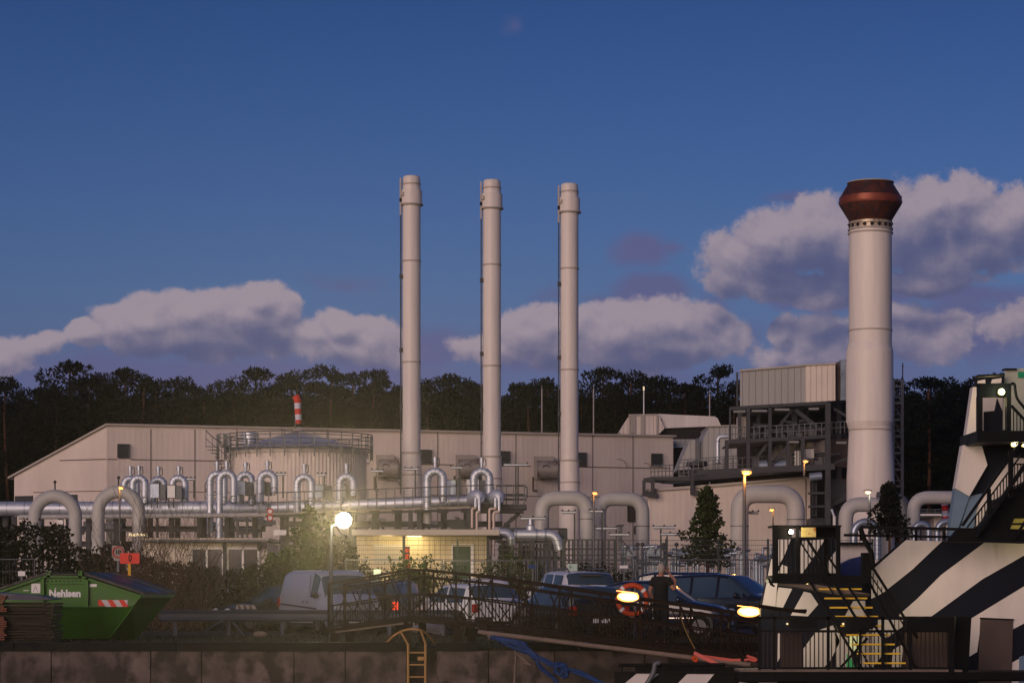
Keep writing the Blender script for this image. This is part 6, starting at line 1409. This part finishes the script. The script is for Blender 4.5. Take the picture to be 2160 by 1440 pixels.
D=48.4; m=MB(); m.beam(P(1464,1376,D),P(1542,1414,D-.3),.02,.075); m.build('lashing_strap',M['pink'],label='coral pink lashing strap pulled tight towards the ship',cat='strap',loc=tuple(P(1500,1414,D)))
D=48.8; m=MB(); m.beam(P(1480,1383,D),P(1540,1391,D),.02,.06); m.beam(P(1538,1391,D),P(1562,1391,D),.03,.05); m.build('loose_strap',M['pink'],label='dull pink strap lying level along the gangway end',cat='strap',loc=tuple(P(1520,1395,D)))
m=MB(); m.tube(sm([P(1570,1392,D),P(1580,1390,D),P(1590,1393,D),P(1596,1390,D),P(1580,1384,D),P(1575,1382,D)]),.03,6); m.build('strap_coil',M['pink'],label='small heap of red strap beside the lower ship platform',cat='strap',loc=tuple(P(1583,1395,D)))
m=MB(); m.tube(sm([P(1460,1384,D),P(1464,1392,D),P(1470,1393,D),P(1468,1386,D),P(1460,1385,D)]),.03,6); m.build('orange_shackle',M['orange'],label='orange shackle knot at the lower end of the gangway tube',cat='shackle',loc=tuple(P(1465,1394,D)))
# ------------------------------------------------------------ dazzle painted ship
t=thing('dazzle_ship','ship with black and white dazzle stripes and black stair platforms','ship',(X(1900,48),48,-2.6)); ship=t
D=48
m=MB(); m.pxp([(1838,1195),(1905,1138),(2230,1148),(2230,1650),(1838,1650)],D,6,sx=1.1); m.build('main_wall',M['navy'],t)
m=MB(); m.pxp([(1640,1135),(1768,1135),(1768,1228),(1838,1228),(1838,1650),(1590,1650),(1606,1275),(1628,1180)],D+.25,.3); m.build('side_wall',M['navy'],t)
def stripe(pts,mat='shipwhite',DD=None,th=.02):
    DD=(D if DD is None else DD)-.021; return MB().pxp(pts,DD,th).build('white_stripe' if mat=='shipwhite' else 'painted_panel',M[mat],t)
for s_ in ([(1911,1138.5),(1987,1141),(1925,1200),(1862,1250),(1838,1262),(1838,1203)],
          [(2077,1143.5),(2230,1148.5),(2230,1136+8),(2160,1171),(2072,1221),(1965,1299),(1893,1299),(1935,1262),(1985,1212)],
          [(2230,1198),(2160,1236),(2045,1306),(2036,1350),(2032,1392),(2061,1374),(2068,1324),(2137,1326),(2160,1314),(2230,1275)],
          [(2230,1340),(2156,1385),(2129,1400),(2122,1480),(2230,1480)]): stripe(s_)
D2=D+.25
for s_ in ([(1642,1137),(1668,1137),(1655,1170),(1642,1193)],[(1642,1205),(1650,1190),(1662,1195),(1660,1213),(1642,1213)],[(1693,1140),(1740,1137),(1712,1180),(1690,1212),(1685,1212),(1685,1165)],[(1745,1185),(1768,1155),(1768,1226),(1740,1226)],
          [(1642,1238),(1671,1241),(1650,1284),(1631,1282)],[(1696,1247),(1710,1250),(1726,1274),(1704,1299),(1668,1297)],
          [(1800,1267),(1825,1266),(1826,1299),(1782,1299)],[(1722,1330),(1757,1318),(1772,1352),(1750,1395),(1735,1409),(1695,1409),(1695,1367)],[(1641,1335),(1655,1335),(1665,1352),(1640,1395)],
          [(1815,1350),(1838,1322),(1838,1409),(1815,1409)],[(1760,1330),(1790,1345),(1800,1409),(1765,1409)]): stripe(s_,DD=D2)
stripe([(1840,1322),(1862,1330),(1862,1380),(1840,1409)],DD=D); stripe([(1884,1370),(1896,1362),(1906,1358),(1900,1409),(1880,1409)],DD=D); stripe([(1852,1302),(1905,1300),(1905,1320),(1870,1345),(1852,1330)],DD=D)
m=MB(); m.pxp([(1627,1178),(1641,1182),(1641,1215),(1635,1284),(1608,1276)],D2-.06,.05); m.build('lit_corner_strip',M['shipwhite'],t)
m=MB(); m.pxp([(2068,1304),(2137,1307),(2133,1470),(2062,1470)],D-.05,.05); m.build('door',M['brown'],t); m=MB(); m.beam(P(2067,1303,D-.06),P(2138,1306,D-.06),.03); m.build('door_lintel',M['black'],t)
stripe([(2150,1385),(2230,1355),(2230,1480),(2148,1480)],'shipblue',DD=D-.012)
# things between the two blocks
D3=50.5
m=MB(); m.pxbox(1770,1840,1147,1186,D3,.3); m.build('pale_locker',M['shipwhite'],t); m=MB(); m.pxp([(1773,1228),(1773,1190),(1795,1178),(1820,1172),(1838,1185),(1838,1228)],D3-.4,.4); m.build('blue_tarpaulin',MAT('blue_tarp',(.01,.03,.16),.5,var=.3,scale=3,bump=.4,bscale=4),t); m=MB(); m.pxbox(1762,1840,1143,1147,D3-.3,1); m.build('locker_lid',M['black'],t)
m=MB(); m.pxbox(1820,1838,1165,1228,D-.4,.3); m.build('dark_vent',M['black'],t)
# bridge tower
m=MB(); m.pxp([(2052,816),(2068,816),(2070,940),(2035,937)],D+.3,.3); m.build('tower_leg',M['shipwhite'],t)
m=MB(); m.pxp([(2030,939),(2069,933),(2083,980),(2045,1046),(2015,1029)],D-.15,.3); m.build('leaning_plate',M['shipwhite'],t)
m=MB(); m.pxp([(2069,933),(2230,938),(2230,1146),(2003,1142),(2045,1046),(2083,980)],D+.1,4,sx=.95); m.build('tower_base',M['navy'],t)
m=MB(); m.pxp([(2015,1029),(2045,1046),(2030,1090),(2012,1142),(2000,1142)],D-.05,.3); m.build('blue_facet',M['shipblue'],t); m=MB(); m.pxp([(2045,1046),(2072,1040),(2058,1080),(2050,1142),(2018,1142),(2032,1090)],D-.0,.3); m.build('blue_facet',M['shipblue'],t)
m=MB(); m.pxp([(2119,778),(2230,774),(2230,938),(2133,938),(2133,812),(2119,812)],D+.5,3,sx=.75); m.build('pale_cabin',M['shipgreen'],t)
m=MB(); m.pxbox(2119,2145,776.5,779.5,D+.4,.3); m.build('cabin_roof_edge',M['black'],t)
m=MB(); m.pxbox(2148,2162,784,796,D+.46,.05); m.build('green_mark',MAT('green_mark',(.01,.28,.13),.4,var=.05),t)
m=MB(); m.pxp([(2052,793),(2108,791),(2119,788),(2119,812),(2060,814)],D+.2,.1); m.build('roof_panel',M['navy'],t); stripe([(2061,811),(2079,809),(2078,800),(2063,803)],DD=D+.2); stripe([(2090,809),(2112,807),(2113,797),(2093,800)],DD=D+.2)  # the two white shapes stand for lit windows, light put in as colour
m=MB(); m.pxp([(2060,870),(2068,870),(2070,817),(2066,817)],D+.26,.03); m.build('lit_leg_panel',M['yellit'],t)  # yellow colour stands for lamplight on this panel
m=MB(); m.pxbox(2072,2124,838,909,D+1.6,.1); m.build('cabin_back_wall',M['shipwhite'],t); m=MB(); m.pxp([(2076,908),(2120,908),(2120,866),(2114,866),(2104,840),(2099,866),(2076,868)],D+.9,.08); m.build('dark_panel',M['navy'],t)
m=MB(); m.pxbox(2117,2123,838,906,D+.8,.1); m.build('pale_strip',M['shipgreen'],t)
DP=46.6
m=MB()
m.pxbox(2066,2132,812,836,DP,.3); m.pxbox(2062,2230,908,932,DP,1.8); m.pxbox(2063,2073,836,910,DP,.2); m.pxbox(2124,2133,808,930,DP-.02,.2)
m.pxp([(2063,790),(2120,788),(2120,791),(2060,794)],DP,.3); m.pxbox(2060,2135,808,812,DP-.03,.3)
m.build('upper_platform',M['black'],t)
m=MB(); m.tube(fillet([P(2133,809,DP),P(2140,809,DP),P(2144,840,DP),P(2165,865,DP),P(2230,940,DP)],.1),.028,8); m.tube([P(2133,855,DP),P(2230,960,DP)],.03,6)
px=2138
while px<2230: m.beam(P(px,860+(px-2138)*1.05,DP),P(px,908,DP),.018); px+=7
m.build('upper_stair_rail',M['black'],t); t.children[-1]['kind']='stuff'
# middle stair going down left
stripe([(2130,972),(2058,1070),(2055,1120),(2066,1118),(2130,1030)],DD=D+.06); stripe([(2136,965),(2230,970),(2230,945+30),(2136,1027)],DD=D+.06); stripe([(2134,1092),(2230,1080),(2230,1138),(2125,1138)],'yellit',DD=D+.07)  # the yellow shape is a lamplit patch done in colour
m=MB(); m.beam(P(2150,935,DP),P(2030,1108,DP),.085,.05); m.beam(P(2155,958,DP),P(2040,1112,DP),.03); m.beam(P(2180,955,DP-.1),P(2058,1130,DP-.1),.20,.06); m.beam(P(2132,950,DP),P(2132,1050,DP),.09); m.beam(P(2086,1030,DP),P(2086,1092,DP),.07); m.beam(P(2136,978,DP),P(2230,982,DP),.03)
px=2058
while px<2130: y=1112-(px-2040)*1.34; m.beam(P(px,y,DP+.02),P(px,y+32,DP+.02),.02); px+=6.5
px=2140
while px<2230: m.beam(P(px,980,DP),P(px,1030,DP),.018); px+=6.5
m.build('middle_stair',M['black'],t)
m=MB(); m.pxp([(2076,1142),(2062,1120),(2085,1092),(2102,1052),(2112,1050),(2230,975),(2230,1090),(2140,1092),(2120,1142)],DP+.3,.6); m.pxp([(2000,1140),(2020,1118),(2230,1122),(2230,1145),(2000,1142)],DP+.1,.3); m.build('dark_machinery',M['black'],t); m=MB(); m.sph(P(2104,1066,DP+.2),.05,8); m.build('orange_part',M['orange'],t)
m=MB(); m.beam(P(2140,1135,DP),P(2175,1080,DP),.05); m.beam(P(2125,1105,DP),P(2230,1103,DP),.04); m.build('brace',M['black'],t)
# upper deck rail in front of the pipes
m=MB()
for a,b,y0,y1,w in ((1815,2230,1111,1120,.055),(1780,2230,1128,1136,.05)): m.beam(P(a,y0,DP+.4),P(b,y1,DP+.4),w)
for px in (1816,1872,1932,1992,2058): m.beam(P(px,1110,DP+.4),P(px,1140,DP+.4),.05)
m.tube([P(1815,1113,DP+.4),P(1822,1135,DP+.4),P(1838,1165,DP+.4),P(1842,1195,DP+.4)],.05,6)
m.build('deck_rail',M['black'],t)
# black stair tower in front
DT=45.6; m=MB()
m.pxbox(1630,1775,1107,1111,DT,.9); m.pxbox(1632,1670,1113,1133,DT+.02,.05); m.pxbox(1718,1770,1113,1133,DT+.6,.05)
m.build('top_rail_box',M['black'],t)
m=MB(); m.pxbox(1690,1721,1112,1132,DT-.03,.04); m.build('yellow_panel',M['yellit'],t)
m=MB()
for px,y0,y1,w,dd in ((1635,1107,1225,.10,0),(1682,1107,1225,.07,0),(1768,1107,1225,.08,0),(1635,1107,1225,.07,.9),(1768,1107,1225,.07,.9),(1742,1107,1225,.06,.9)): m.beam(P(px,y0,DT+dd),P(px,y1,DT+dd),w)
for y,w in ((1134,.035),(1211,.05)): m.beam(P(1632,y,DT),P(1770,y,DT),w)
m.build('upper_post',M['black'],t)
m=MB(); px=1645
while px<1765: m.beam(P(px,1134,DT+.9),P(px,1212,DT+.9),.02); px+=8.5
m.build('baluster',M['black'],t); t.children[-1]['kind']='stuff'
m=MB(); m.pxbox(1628,1835,1213,1229,DT,1.0); m.beam(P(1624,1224,DT-.05),P(1632,1236,DT-.05),.03); m.tube([P(1623,1220,DT),P(1626,1232,DT),P(1634,1236,DT)],.02,5); m.build('middle_landing',M['black'],t)
m=MB(); m.prism([P(1640,1231,DT+.1),P(1720,1231,DT+.1),P(1835,1252,DT+.1),P(1780,1252,DT+.1)],[P(1640,1233,DT+.9),P(1720,1234,DT+.9),P(1835,1256,DT+.9),P(1780,1256,DT+.9)]); m.build('landing_underside',M['gangdeck'],t)
# main flight: stringers, treads with yellow nosings, handrails
m=MB(); m.beam(P(1706,1222,DT+.1),P(1822,1415,DT+.1),.11,.04); m.beam(P(1832,1224,DT+.9),P(1935,1415,DT+.9),.10,.04); m.build('stringer',M['black'],t)
ys=[1222,1241.5,1261,1280.5,1299.5,1319,1338,1358,1377.5,1397.5]
for i,y in enumerate(ys):
    xa,xb=1716+i*11.5,1806+i*11.6
    m=MB(); m.prism([P(xa,y,DT+.12),P(xb,y,DT+.12),P(xb,y+2.5,DT+.12),P(xa,y+2.5,DT+.12)],[P(xa,y,DT+.4),P(xb,y,DT+.4),P(xb,y+2.5,DT+.4),P(xa,y+2.5,DT+.4)]); o=m.build('tread',M['black'],t)
    m=MB(); m.pxbox(xa,xb,y-1.6,y+1.9,DT+.09,.03); m.build('nosing',M['yellow'],o)
m=MB(); 
for (a,b,c,d_,w,dd) in ((1686,1110,1815,1318,.05,0),(1690,1145,1760,1255,.03,0),(1745,1170,1862,1345,.04,0),(1838,1192,1935,1345,.05,.9),(1838,1215,1915,1330,.025,.9),(1815,1318,1812,1412,.04,0),(1830,1345,1768,1412,.045,.2),(1800,1345,1840,1412,.03,.2)): m.beam(P(a,b,DT+dd),P(c,d_,DT+dd),w)
for k in range(9): x=1842+k*9; y=1198+k*14.2; m.beam(P(x,y+10,DT+.9),P(x,y+52,DT+.9),.015)
m.build('stair_handrail',M['black'],t)
m=MB(); m.tube([P(1600,1277,DT),P(1640,1283,DT),P(1700,1290,DT)],.035,6); m.pxbox(1672,1702,1284,1290,DT-.02,.06); m.beam(P(1625,1300,DT),P(1640,1280,DT),.02); m.beam(P(1648,1300,DT),P(1640,1280,DT),.02); m.build('gangway_landing_arm',M['gang'],t)
# lower platform
m=MB()
for px in (1602,1633,1747,1862,1920,2006): m.beam(P(px,1300,DT),P(px,1420,DT),.055 if px<2000 else .11)
m.beam(P(2030,1300,DT+.6),P(2022,1440,DT+.6),.3)
for y,w in ((1302,.055),(1330,.04),(1408,.04)): m.beam(P(1600,y,DT),P(2012,y+(2 if y<1310 else 0),DT),w)
m.build('lower_rail',M['black'],t)
m=MB(); px=1610
while px<2006: m.beam(P(px,1331,DT+1.0),P(px,1410,DT+1.0),.022); px+=9
m.beam(P(1600,1331,DT+1),P(2010,1331,DT+1),.04)
m.build('lower_baluster',MAT('purple_black',(.03,.018,.022),.5,var=.1),t); t.children[-1]['kind']='stuff'
m=MB(); m.pxbox(1560,2030,1412,1416,DT-.05,1.2); m.build('deck_edge',M['gangdeck'],t); m=MB(); m.pxbox(1556,2230,1416.5,1436,DT,1.2); m.beam(P(1820,1431,DT-.1),P(2145,1430,DT-.1),.04); m.build('lower_deck',M['black'],t)
m=MB(); m.pxbox(1905,2005,1332,1410,DT+1.15,.05); m.pxbox(1648,1690,1335,1410,DT+1.15,.05); m.build('brown_screen',M['brown'],t)
m=MB(); m.pxbox(1912,2005,1303,1330,DT-.04,.1); m.build('dark_rail_box',M['black'],t); m=MB(); m.pxbox(1664,1724,1304,1324,DT-.04,.1); m.build('dark_rail_box',M['black'],t); m=MB(); m.pxbox(1783,1842,1303,1326,DT-.04,.1); m.build('dark_rail_box',M['black'],t)
m=MB(); m.pxbox(1793,1812,1340,1372,DT+1.6,.04); m.build('lit_doorway',MAT('lit_doorway',(.8,.8,.5),.5,var=0,emit=(.72,.85,.45),est=.28),t); m=MB(); m.pxp([(1786,1409),(1804,1409),(1798,1392),(1787,1378)],DT+1.5,.04); m.build('green_mat',MAT('green_patch',(.03,.35,.12),.6,emit=(.1,.6,.2),est=.12),t)  # doorway panel and mat glow faintly in place of light falling there
# lamps
def slamp(px,y,DD,rp,mat,pw,color,off_=-.2):
    s=DD/5000; m=MB(); c=P(px,y,DD); m.sph(c,rp*s,12,0,1,.6,1); o=m.build('ship_lamp',M[mat],t); m=MB(); m.tube([c+Vector((0,.02,0)),c+Vector((0,.1,0))],rp*s*1.15,12); m.build('lamp_housing',M['yellit'],o)
    if pw: l=lamp_light('ship_light',c+Vector((0,off_,0)),pw,color,.06); l.parent=t; l.location=Vector(l.location)-Vector(t['_b'])
slamp(1669,1121,DT-.08,4.2,'lampw',3,(1,.8,.4))
slamp(2113,826,DP-.1,6.5,'lampg',8,(.85,1,.6)); slamp(2138,937,DP+.3,4.5,'lampy',6,(1,.85,.5)); slamp(2160,939,DP+.3,3,'lampy',0,None)
slamp(1703,1235,DT+.3,4.5,'lampy',0,None); slamp(1722,1237,DT+.25,5,'lampw',10,(1,.82,.42),.4)
slamp(1661,1315,DT-.1,2,'lampd',.6,(1,.8,.4)); slamp(1779,1315,DT-.1,2.2,'lampd',.8,(1,.8,.4))
for (px,y,DD,pw,col) in ((1616,1232,46.9,22,(1,.88,.55)),(1950,1268,46.4,16,(1,.80,.42)),(1745,1345,46.9,5,(1,.85,.42)),(2095,845,47.6,6,(1,.8,.35)),(2190,1110,47.2,6,(1,.85,.3)),(1935,1370,46.9,2,(1,.85,.4))):
    l=lamp_light('ship_light',P(px,y,DD),pw,col,.12); l.parent=t; l.location=Vector(l.location)-Vector(t['_b'])
# bulwark
DB=46.2; m=MB(); m.pxp([(1296,1417),(1570,1419),(1700,1421),(1700,1640),(1310,1640)],DB,.25); m.build('bulwark',M['black'],t)
m=MB()
for s_ in ([(1345,1418),(1392,1418),(1352,1455),(1300,1455)],[(1451,1419),(1508,1419),(1478,1455),(1415,1455)],[(1560,1437),(1590,1441),(1575,1460),(1545,1460)],[(1600,1438),(1640,1438),(1620,1460),(1590,1460)]): m.pxp(s_,DB-.02,.018)
m.build('bulwark_stripe',M['shipwhite'],t)
m=MB(); m.beam(P(1296,1417,DB-.03),P(1570,1418.5,DB-.03),.04); m.tube([P(1305,1402,DB),P(1530,1401,DB)],.035,8)
for px in (1312,1400,1470,1510): m.beam(P(px,1402,DB),P(px,1418,DB),.04)
m.build('bulwark_rail',M['black'],t); m=MB(); m.tube(sm([P(1362,1446,DB-.1),P(1378,1418,DB-.1),P(1382,1400,DB-.1),P(1392,1397,DB-.1)]),.05,10); m.build('bent_pipe',M['galv'],t)
m=MB(); m.pxbox(1340,1590,1405,1417,DB+.6,.1); m.build('inner_bulwark',M['black'],t)
# ------------------------------------------------------------ thin haze added so the floodlight gets a halo
hz = bpy.data.materials.new('halo_haze'); hz.use_nodes = True; t_ = hz.node_tree; t_.nodes.clear()
o_ = t_.nodes.new('ShaderNodeOutputMaterial'); v_ = t_.nodes.new('ShaderNodeVolumePrincipled'); v_.inputs['Color'].default_value = (.9, .88, .85, 1); v_.inputs['Density'].default_value = .00015
v_.inputs['Anisotropy'].default_value = .85
t_.links.new(v_.outputs[0], o_.inputs['Volume'])
MB().box(-130, 130, -12, 290, -4.6, 30).build('haze', hz, kind='stuff', label='thin haze added for the halo round the floodlight', cat='haze')
